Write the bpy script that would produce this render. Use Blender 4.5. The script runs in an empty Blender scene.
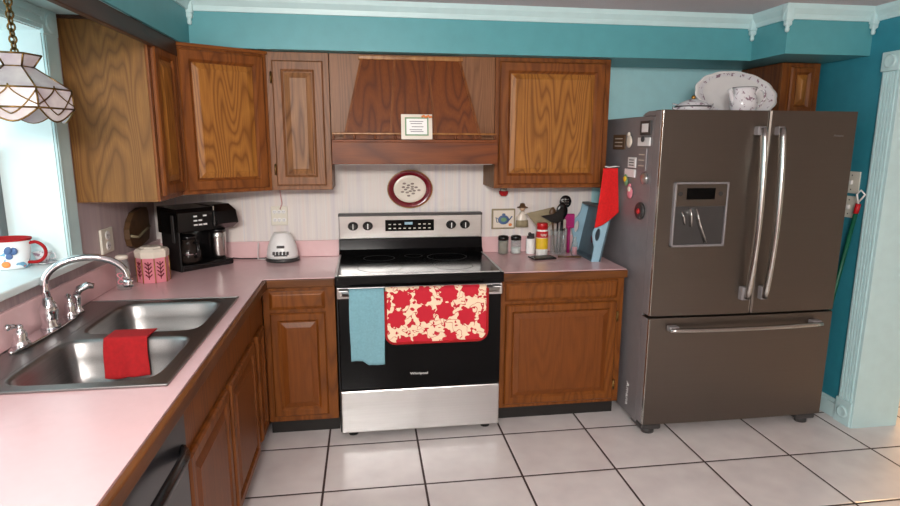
import bpy, bmesh, math, random
from mathutils import Vector, Matrix
random.seed(7)
D = bpy.data; SC = bpy.context.scene; COL = SC.collection
PI = math.pi

# ---------------------------------------------------------------- camera
ya, pi_, ro, fpx = .143, -.1886, .0031, 582.92
cam = D.objects.new('camera', D.cameras.new('camera')); COL.objects.link(cam)
F = Vector((math.sin(ya)*math.cos(pi_), math.cos(ya)*math.cos(pi_), math.sin(pi_)))
R = Vector((math.cos(ya), -math.sin(ya), 0)); U = R.cross(F)
R2 = math.cos(ro)*R + math.sin(ro)*U; U2 = -math.sin(ro)*R + math.cos(ro)*U
m = Matrix((R2, U2, -F)).transposed().to_4x4(); m.translation = (1.261, -3.7005, 1.6269)
cam.matrix_world = m
cam.data.sensor_width = 36; cam.data.lens = fpx*36/900; cam.data.clip_start = .05
SC.camera = cam
# ---------------------------------------------------------------- world, lights, exposure
w = D.worlds.new('world'); SC.world = w; w.use_nodes = True
bg = w.node_tree.nodes['Background']; bg.inputs[0].default_value = (.80, .95, 1, 1); bg.inputs[1].default_value = .8
def area(name, loc, rot, sx, sy, power, col, spread=180):
    l = D.lights.new(name, 'AREA'); l.shape = 'RECTANGLE'; l.size = sx; l.size_y = sy; l.energy = power; l.color = col
    l.spread = math.radians(spread)
    o = D.objects.new(name, l); o.location = loc; o.rotation_euler = rot; COL.objects.link(o); return o
area('ceiling_lamp_light', (.85, -3.1, 2.32), (math.radians(10), 0, 0), .9, .5, 10, (1, .95, .89))
area('daylight_window_light', (-.62, -1.85, 1.58), (0, -PI/2, 0), .9, 1.6, 7, (.80, .95, 1))
area('rear_fill_light', (.85, -5.3, 2.30), (math.radians(48), 0, 0), 1.0, .6, 175, (1, .955, .90))  # unseen area light added behind the camera to brighten the back wall
area('next_room_lamp_light', (5.7, .2, 2.25), (0, 0, 0), .6, .6, 45, (1, .62, .28))
pl = D.lights.new('camera_flash_light', 'POINT'); pl.energy = 22; pl.shadow_soft_size = .05; pl.color = (1, .97, .93)
po = D.objects.new('camera_flash_light', pl); po.location = (1.36, -3.72, 1.86); COL.objects.link(po)
vs = SC.view_settings; vs.view_transform = 'Standard'; vs.look = 'None'; vs.gamma = 1; vs.exposure = 0.38; vs.use_curve_mapping = False

# ---------------------------------------------------------------- materials
def lin(c):
    return tuple(((v/255)/12.92 if v <= 10 else (((v/255)+.055)/1.055)**2.4) for v in c) + (1,)
class NT:
    def __init__(s, name):
        s.m = D.materials.new(name); s.m.use_nodes = True; s.t = s.m.node_tree; s.b = s.t.nodes['Principled BSDF']
    def n(s, ty, **kw):
        x = s.t.nodes.new(ty)
        for k, v in kw.items(): setattr(x, k, v)
        return x
    def l(s, a, b): s.t.links.new(a, b)
    def put(s, sock, v):
        if isinstance(v, bpy.types.NodeSocket): s.l(v, sock)
        else: sock.default_value = v
    def math(s, op, a, b=0.0, c=None):
        x = s.n('ShaderNodeMath', operation=op); s.put(x.inputs[0], a); s.put(x.inputs[1], b)
        if c is not None: s.put(x.inputs[2], c)
        return x.outputs[0]
    def coord(s, kind='Object', scale=(1,1,1), loc=(0,0,0), rnd=False):
        c = s.n('ShaderNodeTexCoord').outputs[kind]
        mp = s.n('ShaderNodeMapping'); mp.inputs['Scale'].default_value = scale
        s.l(c, mp.inputs[0])
        if rnd:
            oi = s.n('ShaderNodeObjectInfo'); cb = s.n('ShaderNodeCombineXYZ')
            k = s.math('MULTIPLY', oi.outputs['Random'], 37.0)
            s.l(k, cb.inputs[0]); s.l(k, cb.inputs[1]); s.l(k, cb.inputs[2]); s.l(cb.outputs[0], mp.inputs['Location'])
        else: mp.inputs['Location'].default_value = loc
        return mp.outputs[0]
    def noise(s, vec, scale, detail=2, rough=.5, dist=0):
        x = s.n('ShaderNodeTexNoise'); s.l(vec, x.inputs['Vector']); x.inputs['Scale'].default_value = scale
        x.inputs['Detail'].default_value = detail; x.inputs['Roughness'].default_value = rough; x.inputs['Distortion'].default_value = dist
        return x.outputs[0]
    def ramp(s, fac, stops, interp='LINEAR'):
        x = s.n('ShaderNodeValToRGB'); s.put(x.inputs[0], fac); cr = x.color_ramp; cr.interpolation = interp
        cr.elements[0].position = stops[0][0]; cr.elements[0].color = stops[0][1]
        cr.elements[1].position = stops[1][0]; cr.elements[1].color = stops[1][1]
        for p, c in stops[2:]:
            e = cr.elements.new(p); e.color = c
        return x.outputs[0]
    def mix(s, f, a, b, mode='MIX'):
        x = s.n('ShaderNodeMix', data_type='RGBA', blend_type=mode)
        s.put(x.inputs[0], f); s.put(x.inputs[6], a); s.put(x.inputs[7], b); return x.outputs[2]
    def bump(s, h, strength=.2, dist=.01):
        x = s.n('ShaderNodeBump'); s.l(h, x.inputs['Height']); x.inputs['Strength'].default_value = strength; x.inputs['Distance'].default_value = dist
        s.l(x.outputs[0], s.b.inputs['Normal'])
    def fin(s, col=None, rough=None, metal=None, **kw):
        if col is not None: s.put(s.b.inputs['Base Color'], col)
        if rough is not None: s.put(s.b.inputs['Roughness'], rough)
        if metal is not None: s.b.inputs['Metallic'].default_value = metal
        for k, v in kw.items(): s.b.inputs[k.replace('_', ' ')].default_value = v
        return s.m
def plain(name, rgb, rough=.5, metal=0, var=.06, nscale=14, **kw):
    s = NT(name); c = lin(rgb); n = s.noise(s.coord(), nscale, 3)
    lo = tuple(v*(1-var) for v in c[:3])+(1,); hi = tuple(min(1, v*(1+var)) for v in c[:3])+(1,)
    return s.fin(s.ramp(n, [(.3, lo), (.7, hi)]), rough, metal, **kw)
def oak(name, base, dark, axis='z', rough=.42, rings=11, k=1.0, contrast=.85):
    s = NT(name); st = {'z': (3.2, 3.2, .42), 'x': (.42, 3.2, 3.2), 'y': (3.2, .42, 3.2)}[axis]
    fn = {'z': (230, 230, 7), 'x': (7, 230, 230), 'y': (230, 7, 230)}[axis]
    v = s.coord('Object', tuple(q*k for q in st), rnd=True)
    n = s.noise(v, 1.5, 2.0, .45, .08)
    r = s.math('FRACT', s.math('MULTIPLY', n, rings*1.7))
    tri = s.math('ABSOLUTE', s.math('SUBTRACT', r, .5))             # 0 .. .5
    band = s.ramp(tri, [(.0, (1, 1, 1, 1)), (.2, (.4, .4, .4, 1)), (.5, (0, 0, 0, 1))])
    pores = s.noise(s.coord('Object', fn), 1.0, 2, .6)
    pr = s.ramp(pores, [(.42, (1, 1, 1, 1)), (.56, (0, 0, 0, 1))])
    big = s.noise(s.coord('Object', (3, 3, 1), rnd=True), 2, 2)
    b, d = (tuple(x*.80 for x in lin(q)[:3])+(1,) for q in (base, dark))
    c = s.mix(s.math('MULTIPLY', band, contrast), b, d)
    c = s.mix(s.math('MULTIPLY', pr, .28), c, d)
    c = s.mix(s.math('MULTIPLY', big, .35), c, tuple(x*.72 for x in b[:3])+(1,))
    s.bump(pores, .08, .002)
    return s.fin(c, rough, 0, Specular_IOR_Level=.3)
def steel(name, rgb, rough=.28, axis='x', metal=1, streak=.10):
    s = NT(name); sc = {'x': (2, 2, 320), 'z': (320, 320, 2), 'y': (320, 2, 320)}[axis]
    n = s.noise(s.coord('Object', sc), 1, 3, .6); c = lin(rgb)
    col = s.ramp(n, [(.3, tuple(v*(1-streak) for v in c[:3])+(1,)), (.7, tuple(min(1, v*(1+streak)) for v in c[:3])+(1,))])
    rr = s.math('MULTIPLY_ADD', n, .10, rough-.05)
    if axis == 'x' and rough < .36:
        tg = s.n('ShaderNodeTangent', direction_type='RADIAL', axis='Z'); s.l(tg.outputs[0], s.b.inputs['Tangent']); s.b.inputs['Anisotropic'].default_value = .75
    return s.fin(col, rr, metal)
M = {}
M['oak_panel'] = oak('oak_panel', (190, 126, 56), (112, 62, 20), rings=15)
M['oak_frame'] = oak('oak_frame', (152, 88, 36), (96, 48, 18), rings=9)
M['oak_frame_x'] = oak('oak_frame_x', (152, 88, 36), (96, 48, 18), 'x', rings=9)
M['oak_bead'] = oak('oak_bead', (196, 138, 80), (140, 84, 40), rings=7, rough=.25)
M['oak_side'] = oak('oak_side', (156, 108, 54), (104, 66, 30), rings=17, rough=.5)
M['oak_base'] = oak('oak_base', (148, 84, 30), (98, 50, 14), rings=9)
M['oak_base_panel'] = oak('oak_base_panel', (138, 76, 28), (94, 48, 14), rings=9, contrast=.4)
M['oak_hood'] = oak('oak_hood', (138, 72, 22), (86, 38, 10), rings=9)
M['oak_hood_x'] = oak('oak_hood_x', (138, 70, 22), (86, 38, 10), 'x', rings=7)
M['oak_edge'] = oak('oak_edge', (128, 76, 34), (80, 44, 20), 'x', rings=6)
M['oak_edge_y'] = oak('oak_edge_y', (128, 76, 34), (80, 44, 20), 'y', rings=6)
M['oak_wall'] = oak('oak_wall', (160, 108, 70), (104, 64, 36), rings=13, contrast=.7)
M['oak_wall_panel'] = oak('oak_wall_panel', (172, 122, 78), (100, 60, 34), rings=15, contrast=.95)
M['dark_wood'] = oak('dark_wood', (82, 54, 40), (52, 32, 22), 'y', rings=5)
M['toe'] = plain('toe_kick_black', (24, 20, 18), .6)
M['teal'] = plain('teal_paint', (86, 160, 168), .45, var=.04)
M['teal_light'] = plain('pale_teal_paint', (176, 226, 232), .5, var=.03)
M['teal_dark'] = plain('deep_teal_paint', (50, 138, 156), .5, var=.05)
M['mint'] = plain('mint_trim_paint', (196, 226, 228), .35, var=.03)
M['mint_white'] = plain('white_window_paint', (226, 240, 240), .35, var=.02)
M['pink'] = plain('pink_laminate', (228, 190, 192), .22, var=.015, nscale=30)
M['black_gloss'] = plain('black_glass', (9, 9, 10), .13, var=.02, Specular_IOR_Level=.12)
M['black_plastic'] = plain('black_plastic', (16, 15, 16), .25)
M['black_matte'] = plain('black_matte', (16, 15, 15), .6)
M['dark_grey'] = plain('dark_grey_plastic', (58, 56, 56), .4)
M['steel'] = steel('brushed_steel', (208, 207, 206), .32, streak=.04)
M['steel_z'] = steel('brushed_steel_upright', (198, 196, 192), .24, 'z')
M['sink_steel'] = steel('sink_steel', (142, 140, 139), .36, 'y')
M['fridge'] = steel('slate_steel_door', (116, 108, 101), .38, 'x', streak=.03)
M['fridge_side'] = plain('fridge_grey_side', (140, 136, 138), .42, .3, var=.05)
M['fridge_trim'] = steel('light_steel_trim', (190, 188, 184), .22, 'z')
M['chrome'] = plain('chrome', (225, 225, 228), .07, 1, var=.02)
M['brass'] = plain('antique_brass', (124, 98, 58), .3, 1)
M['white_plastic'] = plain('white_plastic', (240, 239, 238), .3, var=.02)
M['cream_plastic'] = plain('cream_plastic', (226, 222, 208), .4, var=.02)
M['red_cloth'] = plain('red_cloth', (158, 8, 16), .9, var=.12, nscale=80)
M['red_towel'] = plain('red_towel', (214, 22, 24), .9, var=.10, nscale=80)
M['blue_cloth'] = plain('dusty_blue_cloth', (120, 166, 178), .9, var=.08, nscale=90)
M['porcelain'] = plain('white_porcelain', (228, 226, 226), .12, var=.02)
M['gold'] = plain('gold_line', (176, 130, 60), .35, .6)
M['burgundy'] = plain('burgundy_glaze', (112, 22, 34), .15, var=.15)
M['tray_blue'] = plain('light_blue_paint', (150, 188, 206), .4, var=.05)
M['tray_grey'] = plain('blue_grey_paint', (78, 98, 108), .45, var=.12)
M['magenta'] = plain('magenta_silicone', (172, 34, 110), .4)
M['brown'] = plain('brown_wood_glaze', (92, 66, 42), .45, var=.2, nscale=25)
M['pink_tin'] = plain('pink_enamel', (226, 138, 152), .3, var=.05)
M['cream'] = plain('cream_glaze', (228, 218, 204), .25, var=.03)
M['red_plastic'] = plain('red_plastic', (188, 24, 30), .35)
M['yellow_plastic'] = plain('yellow_label', (230, 190, 40), .4)
M['green'] = plain('green_plastic', (10, 92, 66), .4)
M['grey_trim'] = plain('grey_window_frame', (96, 104, 106), .5)
M['spice'] = plain('ground_pepper', (142, 128, 104), .8, var=.3, nscale=200)
M['salt'] = plain('white_salt', (236, 234, 230), .8)
M['rope'] = plain('khaki_cloth', (150, 138, 110), .8, var=.15)
M['wall_plain'] = plain('plain_wall_paint', (226, 222, 214), .6)
M['dish_grey'] = plain('dishwasher_grey', (62, 62, 66), .3, .4, var=.04)
M['skin'] = plain('doll_tan_paint', (214, 180, 150), .5)
M['cord_pink'] = plain('pinkish_cord', (206, 150, 150), .5)
M['navy'] = plain('blue_ink', (70, 96, 140), .5)
M['orange'] = plain('orange_paint', (226, 130, 60), .4)
M['paint_green'] = plain('green_paint', (110, 150, 110), .5)

def glassy(name, rgb, alpha=.25, rough=.05):
    s = NT(name); c = lin(rgb)
    s.fin(c, rough); tr = s.n('ShaderNodeBsdfTransparent'); tr.inputs[0].default_value = c
    mx = s.n('ShaderNodeMixShader'); mx.inputs[0].default_value = alpha
    out = s.t.nodes['Material Output']; s.l(tr.outputs[0], mx.inputs[1]); s.l(s.b.outputs[0], mx.inputs[2]); s.l(mx.outputs[0], out.inputs[0])
    return s.m
M['glass'] = glassy('clear_glass', (245, 248, 248), .10)
M['pane'] = glassy('window_pane', (250, 255, 255), .05)
M['smoke'] = glassy('dark_carafe_glass', (70, 60, 55), .4)

s = NT('ceiling_texture'); n = s.noise(s.coord(), 160, 3, .7)
s.bump(n, .5, .004); M['ceiling'] = s.fin(s.ramp(n, [(.3, lin((196, 188, 194))), (.7, lin((214, 206, 210)))]), .9)

s = NT('striped_wallpaper')       # pale wallpaper with thin upright stripes, pink and blue tints
n1 = s.noise(s.coord('Object', (26, 26, .5)), 1, 3, .6); n2 = s.noise(s.coord('Object', (60, 60, 1.2), (3, 5, 0)), 1, 2)
c = s.ramp(n1, [(.32, lin((216, 209, 212))), (.5, lin((232, 226, 220))), (.62, lin((232, 220, 214))), (.72, lin((216, 217, 222)))])
sx = s.n('ShaderNodeSeparateXYZ'); s.l(s.coord('Object'), sx.inputs[0])
fr = s.math('FRACT', s.math('MULTIPLY', s.math('ADD', sx.outputs[0], sx.outputs[1]), 12.0))
ln = s.math('LESS_THAN', fr, .06)
c = s.mix(s.math('MULTIPLY', ln, .35), c, lin((240, 238, 236)))
c = s.mix(s.math('MULTIPLY', n2, .25), c, lin((214, 204, 204)))
M['wallpaper'] = s.fin(c, .55)
s = NT('left_wall_paper'); n1 = s.noise(s.coord('Object', (26, 26, .5)), 1, 3, .6)
M['leftwall'] = s.fin(s.ramp(n1, [(.35, lin((176, 158, 164))), (.65, lin((196, 180, 180)))]), .6)

s = NT('floor_tiles')
g = s.n('ShaderNodeNewGeometry').outputs['Position']; sp = s.n('ShaderNodeSeparateXYZ'); s.l(g, sp.inputs[0])
TX, TY, GX, GY = .485, .426, 1.026, -.7235
def edge(o, g0, size):
    f = s.math('FRACT', s.math('DIVIDE', s.math('SUBTRACT', o, g0 - 40*size), size))
    d = s.math('MINIMUM', f, s.math('SUBTRACT', 1.0, f)); return s.math('MULTIPLY', d, size)
dmin = s.math('MINIMUM', edge(sp.outputs[0], GX, TX), edge(sp.outputs[1], GY, TY))
gr = s.math('LESS_THAN', dmin, .0055)
n = s.noise(g, 5, 5, .6); n2 = s.noise(g, 40, 3, .6)
tc = s.ramp(n, [(.3, lin((218, 210, 210))), (.7, lin((236, 230, 228)))])
tc = s.mix(s.math('MULTIPLY', n2, .2), tc, lin((206, 196, 194)))
col = s.mix(gr, tc, lin((62, 46, 44)))
rg = s.math('MULTIPLY_ADD', gr, .5, .20)
hh = s.ramp(dmin, [(.004, (0, 0, 0, 1)), (.012, (1, 1, 1, 1))]); s.bump(hh, .3, .004)
M['tiles'] = s.fin(col, rg)

def petals(name, bgc, fg, scale=9, r0=.37, lobes=8):
    s = NT(name); v = s.coord('Object', (scale, scale, scale))
    vo = s.n('ShaderNodeTexVoronoi'); s.l(v, vo.inputs['Vector']); vo.inputs['Scale'].default_value = 1; vo.inputs['Randomness'].default_value = .55
    vo.voronoi_dimensions = '2D'
    sub = s.n('ShaderNodeVectorMath', operation='SUBTRACT'); s.l(v, sub.inputs[0]); s.l(vo.outputs['Position'], sub.inputs[1])
    sep = s.n('ShaderNodeSeparateXYZ'); s.l(sub.outputs[0], sep.inputs[0])
    an = s.math('ARCTAN2', sep.outputs[1], sep.outputs[0]); w_ = s.math('SINE', s.math('MULTIPLY', an, float(lobes)))
    rr = s.math('MULTIPLY_ADD', w_, .042, r0)
    fl = s.math('LESS_THAN', vo.outputs['Distance'], rr)
    n = s.noise(v, 2.2, 1.5, .5, .6); vine = s.math('LESS_THAN', s.math('ABSOLUTE', s.math('SUBTRACT', n, .5)), .016)
    n3 = s.noise(v, 3.6, 1.0, .5, .2); leaf = s.math('GREATER_THAN', n3, .61)
    msk = s.math('MAXIMUM', fl, s.math('MAXIMUM', vine, leaf))
    return s.fin(s.mix(msk, lin(bgc), lin(fg)), .85)
M['floral'] = petals('red_floral_print', (236, 212, 182), (190, 22, 44), 8.6, .40, 8)
s = NT('mug_print'); v = s.coord('Object', (16, 16, 16))
n = s.noise(v, 1.6, 2, .5, .5); n2 = s.noise(v, 2.6, 1, .5); 
c = s.mix(s.math('GREATER_THAN', n, .66), lin((236, 240, 242)), lin((120, 170, 200)))
c = s.mix(s.math('GREATER_THAN', n2, .70), c, lin((216, 96, 60)))
M['mug'] = s.fin(c, .12)
s = NT('floral_china'); v = s.coord('Object', (30, 30, 30)); n = s.noise(v, 1.5, 3, .6, .5)
M['china'] = s.fin(s.mix(s.math('GREATER_THAN', n, .585), lin((226, 224, 228)), lin((150, 126, 140))), .12)
s = NT('capiz_shell'); n = s.noise(s.coord('Object', (14, 14, 14)), 1, 3, .6)
M['capiz'] = s.fin(s.ramp(n, [(.3, lin((206, 192, 200))), (.7, lin((232, 226, 224)))]), .25, 0, Transmission_Weight=.25)

# ---------------------------------------------------------------- mesh helpers
class MB:
    def __init__(s): s.bm = bmesh.new()
    def box(s, x0, y0, z0, x1, y1, z1, bev=0, seg=2, rot=None, piv=None):
        x0, x1 = min(x0, x1), max(x0, x1); y0, y1 = min(y0, y1), max(y0, y1); z0, z1 = min(z0, z1), max(z0, z1)
        r = bmesh.ops.create_cube(s.bm, size=1)['verts']
        for v in r: v.co = Vector(((x0+x1)/2 + v.co.x*(x1-x0), (y0+y1)/2 + v.co.y*(y1-y0), (z0+z1)/2 + v.co.z*(z1-z0)))
        if rot is not None:
            p = Vector(piv or ((x0+x1)/2, (y0+y1)/2, (z0+z1)/2))
            for v in r: v.co = p + rot @ (v.co-p)
        if bev:
            es = list({e for v in r for e in v.link_edges})
            bmesh.ops.bevel(s.bm, geom=es, offset=bev, segments=seg, profile=.5, affect='EDGES', clamp_overlap=True)
        return s
    def prism(s, pts, a, b, axis='y', smooth=False):
        f = {'y': lambda p, t: (p[0], t, p[1]), 'z': lambda p, t: (p[0], p[1], t), 'x': lambda p, t: (t, p[0], p[1])}[axis]
        A = [s.bm.verts.new(f(p, a)) for p in pts]; B = [s.bm.verts.new(f(p, b)) for p in pts]
        n = len(pts); fs = [s.bm.faces.new(A), s.bm.faces.new(B[::-1])]
        for i in range(n):
            q = s.bm.faces.new((A[i], B[i], B[(i+1) % n], A[(i+1) % n])); q.smooth = smooth; fs.append(q)
        return s
    def hull8(s, lo, hi):
        A = [s.bm.verts.new(p) for p in lo]; B = [s.bm.verts.new(p) for p in hi]
        s.bm.faces.new(A[::-1]); s.bm.faces.new(B); n = len(A)
        for i in range(n): s.bm.faces.new((A[i], A[(i+1) % n], B[(i+1) % n], B[i]))
        return s
    def lathe(s, prof, c=(0, 0, 0), n=28, sx=1.17, sy=1.0, axis='z', cap=True, smooth=True):
        rings = []
        for r, h in prof:
            ring = []
            for i in range(n):
                a = 2*PI*i/n; u, v = r*math.cos(a)*sx, r*math.sin(a)*sy
                p = {'z': (u, v, h), 'y': (u, h, v), 'x': (h, u, v)}[axis]
                ring.append(s.bm.verts.new(Vector(p)+Vector(c)))
            rings.append(ring)
        for k in range(len(rings)-1):
            for i in range(n):
                f = s.bm.faces.new((rings[k][i], rings[k][(i+1) % n], rings[k+1][(i+1) % n], rings[k+1][i])); f.smooth = smooth
        if cap:
            s.bm.faces.new(rings[0][::-1]); s.bm.faces.new(rings[-1])
        return s
    def tube(s, pts, r, n=10, closed=False, ry=None):
        pts = [Vector(p) for p in pts]; N = len(pts); rad = r if isinstance(r, (list, tuple)) else [r]*N
        t0 = (pts[1]-pts[0]).normalized(); up = Vector((0, 0, 1)) if abs(t0.z) < .9 else Vector((1, 0, 0))
        nn = (up - t0*up.dot(t0)).normalized(); rings = []
        for i, p in enumerate(pts):
            if closed: t = (pts[(i+1) % N]-pts[i-1]).normalized()
            else: t = (pts[min(i+1, N-1)]-pts[max(i-1, 0)]).normalized()
            nn = (nn - t*nn.dot(t)).normalized(); b = t.cross(nn)
            rings.append([s.bm.verts.new(p + nn*math.cos(2*PI*k/n)*(ry if ry else rad[i]) + b*math.sin(2*PI*k/n)*rad[i]) for k in range(n)])
        for i in range(N if closed else N-1):
            a, c = rings[i], rings[(i+1) % N]
            for k in range(n):
                f = s.bm.faces.new((a[k], a[(k+1) % n], c[(k+1) % n], c[k])); f.smooth = True
        if not closed: s.bm.faces.new(rings[0][::-1]); s.bm.faces.new(rings[-1])
        return s
    def ball(s, c, r, sx=1, sy=1, sz=1, seg=14):
        vs_ = bmesh.ops.create_uvsphere(s.bm, u_segments=seg, v_segments=seg//2+2, radius=r)['verts']
        for v in vs_:
            v.co = Vector((v.co.x*sx, v.co.y*sy, v.co.z*sz))+Vector(c)
            for f in v.link_faces: f.smooth = True
        return s
    def sheet(s, nu, nv, fn, smooth=True):
        g = [[s.bm.verts.new(fn(i/nu, j/nv)) for j in range(nv+1)] for i in range(nu+1)]
        for i in range(nu):
            for j in range(nv):
                f = s.bm.faces.new((g[i][j], g[i+1][j], g[i+1][j+1], g[i][j+1])); f.smooth = smooth
        return s
    def build(s, name, mat, parent=None, solid=0, loc=None, rz=0, fix=True):
        if fix: bmesh.ops.recalc_face_normals(s.bm, faces=s.bm.faces)
        me = D.meshes.new(name); s.bm.to_mesh(me); s.bm.free()
        o = D.objects.new(name, me); COL.objects.link(o); me.materials.append(M[mat] if isinstance(mat, str) else mat)
        if parent: o.parent = parent
        if loc: o.location = loc
        if rz: o.rotation_euler = (0, 0, rz)
        if solid:
            md = o.modifiers.new('thickness', 'SOLIDIFY'); md.thickness = solid; md.offset = 0
        return o
def thing(name, label, cat, loc=(0, 0, 0), rz=0, group=None):
    o = D.objects.new(name, None); COL.objects.link(o); o.location = loc; o.rotation_euler = (0, 0, rz)
    o.empty_display_size = .05; o['label'] = label; o['category'] = cat
    if group: o['group'] = group
    return o
def tag(o, label, cat, group=None):
    o['label'] = label; o['category'] = cat
    if group: o['group'] = group
    return o
def struct(o, label=None, cat=None):
    o['kind'] = 'structure'
    o['label'] = label; o['category'] = cat
    return o
def text(name, body, size, loc, rot, mat, parent=None, sx=1.17, depth=.0006):
    cu = D.curves.new(name, 'FONT'); cu.body = body; cu.size = size; cu.extrude = depth; cu.align_x = 'CENTER'; cu.align_y = 'CENTER'
    t = D.objects.new(name+'_curve', cu); COL.objects.link(t)
    dg = bpy.context.evaluated_depsgraph_get(); me = D.meshes.new_from_object(t.evaluated_get(dg)); D.objects.remove(t)
    o = D.objects.new(name, me); COL.objects.link(o); me.materials.clear(); me.materials.append(M[mat])
    o.location = loc; o.rotation_euler = rot; o.scale = (sx, 1, 1)
    if parent: o.parent = parent
    return o
def arc(c, r, a0, a1, n, f):    # f maps (cos, sin) offset to a vector
    return [f(c, r*math.cos(a0+(a1-a0)*i/n), r*math.sin(a0+(a1-a0)*i/n)) for i in range(n+1)]

XW, CZ, YM = 4.03, 2.35, -6.2     # right wall, ceiling height, wall behind the camera
# ================================================================ the setting
struct(MB().box(-.2, YM-.1, -.1, 7.1, 2.6, 0).build('floor', 'tiles'), 'pale square floor tiles with dark grout lines', 'floor')
struct(MB().box(-.2, YM-.1, CZ, 7.1, 2.6, CZ+.1).build('ceiling', 'ceiling'), 'textured grey white kitchen ceiling', 'ceiling')
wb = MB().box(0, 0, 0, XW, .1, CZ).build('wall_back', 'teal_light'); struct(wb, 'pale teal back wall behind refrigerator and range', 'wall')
bs = MB().box(0, -.004, .9, 2.74, 0, 1.75).build('wallpaper', 'wallpaper', wb)
# left wall with the window recess opening  y -2.75..-1.03, z 1.12..2.06
WY0, WY1, WZ0, WZ1 = -2.75, -1.065, 1.125, 2.06
wl = MB().box(-.08, WY1, 0, 0, 0.1, CZ).box(-.08, YM, 0, 0, WY0, CZ).box(-.08, WY0, 0, 0, WY1, WZ0-.03).box(-.08, WY0, WZ1, 0, WY1, CZ).build('wall_left', 'leftwall')
struct(wl, 'muted pink grey left wall around the window', 'wall')
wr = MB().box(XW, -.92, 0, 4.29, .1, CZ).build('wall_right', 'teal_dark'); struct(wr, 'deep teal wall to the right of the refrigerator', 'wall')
struct(MB().box(-.2, YM-.1, 0, 7.1, YM, CZ).build('wall_front', 'wall_plain'), 'plain wall behind the viewpoint', 'wall')
struct(MB().box(7, YM, 0, 7.1, 2.5, CZ).build('wall_far_right', 'wall_plain'), 'plain wall of the room past the doorway', 'wall')
struct(MB().box(4.29, 2.5, 0, 7.1, 2.6, CZ).build('wall_far_back', 'wall_plain'), 'back wall of the room past the doorway', 'wall')
# soffits
SB = 2.10
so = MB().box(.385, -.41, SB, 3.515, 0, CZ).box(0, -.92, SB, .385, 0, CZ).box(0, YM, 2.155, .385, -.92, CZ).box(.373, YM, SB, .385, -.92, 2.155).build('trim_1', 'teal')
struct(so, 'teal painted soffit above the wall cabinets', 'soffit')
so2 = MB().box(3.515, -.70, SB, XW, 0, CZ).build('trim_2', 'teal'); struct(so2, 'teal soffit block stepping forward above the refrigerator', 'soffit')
MB().box(.0, WY0-.4, 2.143, .372, -.931, 2.154).build('board_underside', 'mint', so)
MB().box(.0, -.934, 2.128, .344, -.9215, 2.142, .002).build('wood_strip', 'dark_wood', so)
# crown moulding
def crown(pts, name, label):
    b = MB()
    prof = [(0, 2.275), (.012, 2.275), (.016, 2.30), (.034, 2.325), (.040, CZ-.001), (0, CZ-.001)]
    for (x0, y0, x1, y1, nx, ny) in pts:
        A = [b.bm.verts.new((x0+nx*p[0], y0+ny*p[0], p[1])) for p in prof]; B = [b.bm.verts.new((x1+nx*p[0], y1+ny*p[0], p[1])) for p in prof]
        b.bm.faces.new(A); b.bm.faces.new(B[::-1])
        for i in range(6): b.bm.faces.new((A[i], B[i], B[(i+1) % 6], A[(i+1) % 6]))
    struct(b.build(name, 'mint'), label, 'moulding')
crown([(.385, YM, .385, -.41, 1, 0), (.385, -.41, 3.515, -.41, 0, -1), (3.515, -.41, 3.515, -.70, -1, 0), (3.475, -.70, XW, -.70, 0, -1), (XW, -.70, XW, -.92, -1, 0), (XW, -.92, 4.29, -.92, 0, -1)], 'trim_3', 'pale mint crown moulding along the ceiling')
b = MB()
for (x, y) in ((.395, -.42), (3.50, -.425), (3.50, -.715), (4.015, -.715)):
    b.box(x-.022, y-.020, 2.262, x+.022, y+.014, CZ-.002, .005)
    b.box(x-.018, y-.017, 2.238, x+.018, y+.012, 2.264, .007)
    b.lathe([(.002, 2.205), (.010, 2.210), (.012, 2.222), (.009, 2.230), (.014, 2.240)], (x, y-.002, 0), 12, 1)
struct(b.build('trim_4', 'mint'), 'carved mint corner drops of the crown moulding', 'moulding')
# wood fascia under the left soffit, over the window
struct(MB().box(.345, -3.9, 2.03, .372, -.60, 2.10, .003).build('trim_5', 'dark_wood'), 'dark wood valance strip over the window side', 'trim')
# window: recess lined in white, sill, casing, panes
wf = MB()
wf.box(-.42, WY1-.002, WZ0, .0, WY1+.03, WZ1)                # far jamb
wf.box(-.42, WY0-.03, WZ0, .0, WY0, WZ1)
wf.box(-.42, WY0, WZ1-.004, -.001, WY1, WZ1+.03)
win = wf.build('window_1', 'mint_white'); struct(win, 'deep white painted window recess above the sink', 'window')
MB().box(-.42, WY0-.04, WZ0-.03, .045, WY1+.14, WZ0, .006).build('window_sill', 'mint_white', win)
b = MB()                                                         # dark grey sash at the recess back
b.box(-.255, WY1-.05, WZ0, -.215, WY1-.002, 1.60, .003).box(-.255, WY0+.05, 1.56, -.215, WY1-.05, 1.60, .003).box(-.255, WY0, WZ0, -.215, WY0+.05, 1.60, .003)
b.box(-.255, (WY0+WY1)/2-.02, WZ0, -.215, (WY0+WY1)/2+.02, 1.60, .003)
b.build('window_frame', 'grey_trim', win)
MB().box(-.41, WY0, WZ0, -.405, WY1, WZ1).build('window_pane', 'pane', win)
cs = MB()
cs.box(0.0, WY1, WZ0, .010, WY1+.112, 2.05, .002).box(.008, WY1+.010, WZ0+.02, .013, WY1+.020, 2.04).box(0, WY0-.095, WZ0, .010, WY0, 2.05, .002)
cs.box(0, WY1-.004, 2.045, .014, WY1+.112, 2.142, .002)
cs.lathe([(.040, .014), (.040, .019), (.031, .021), (.024, .017), (.012, .023), (.001, .024)], (0, WY1+.054, 2.092), 20, 1, 1, 'x')
for k in range(5): cs.box(0, WY0, 2.060+k*.016, .010+(.005 if k % 2 else 0), WY1-.005, 2.076+k*.016)
cs.build('window_casing', 'mint', win)
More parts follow.
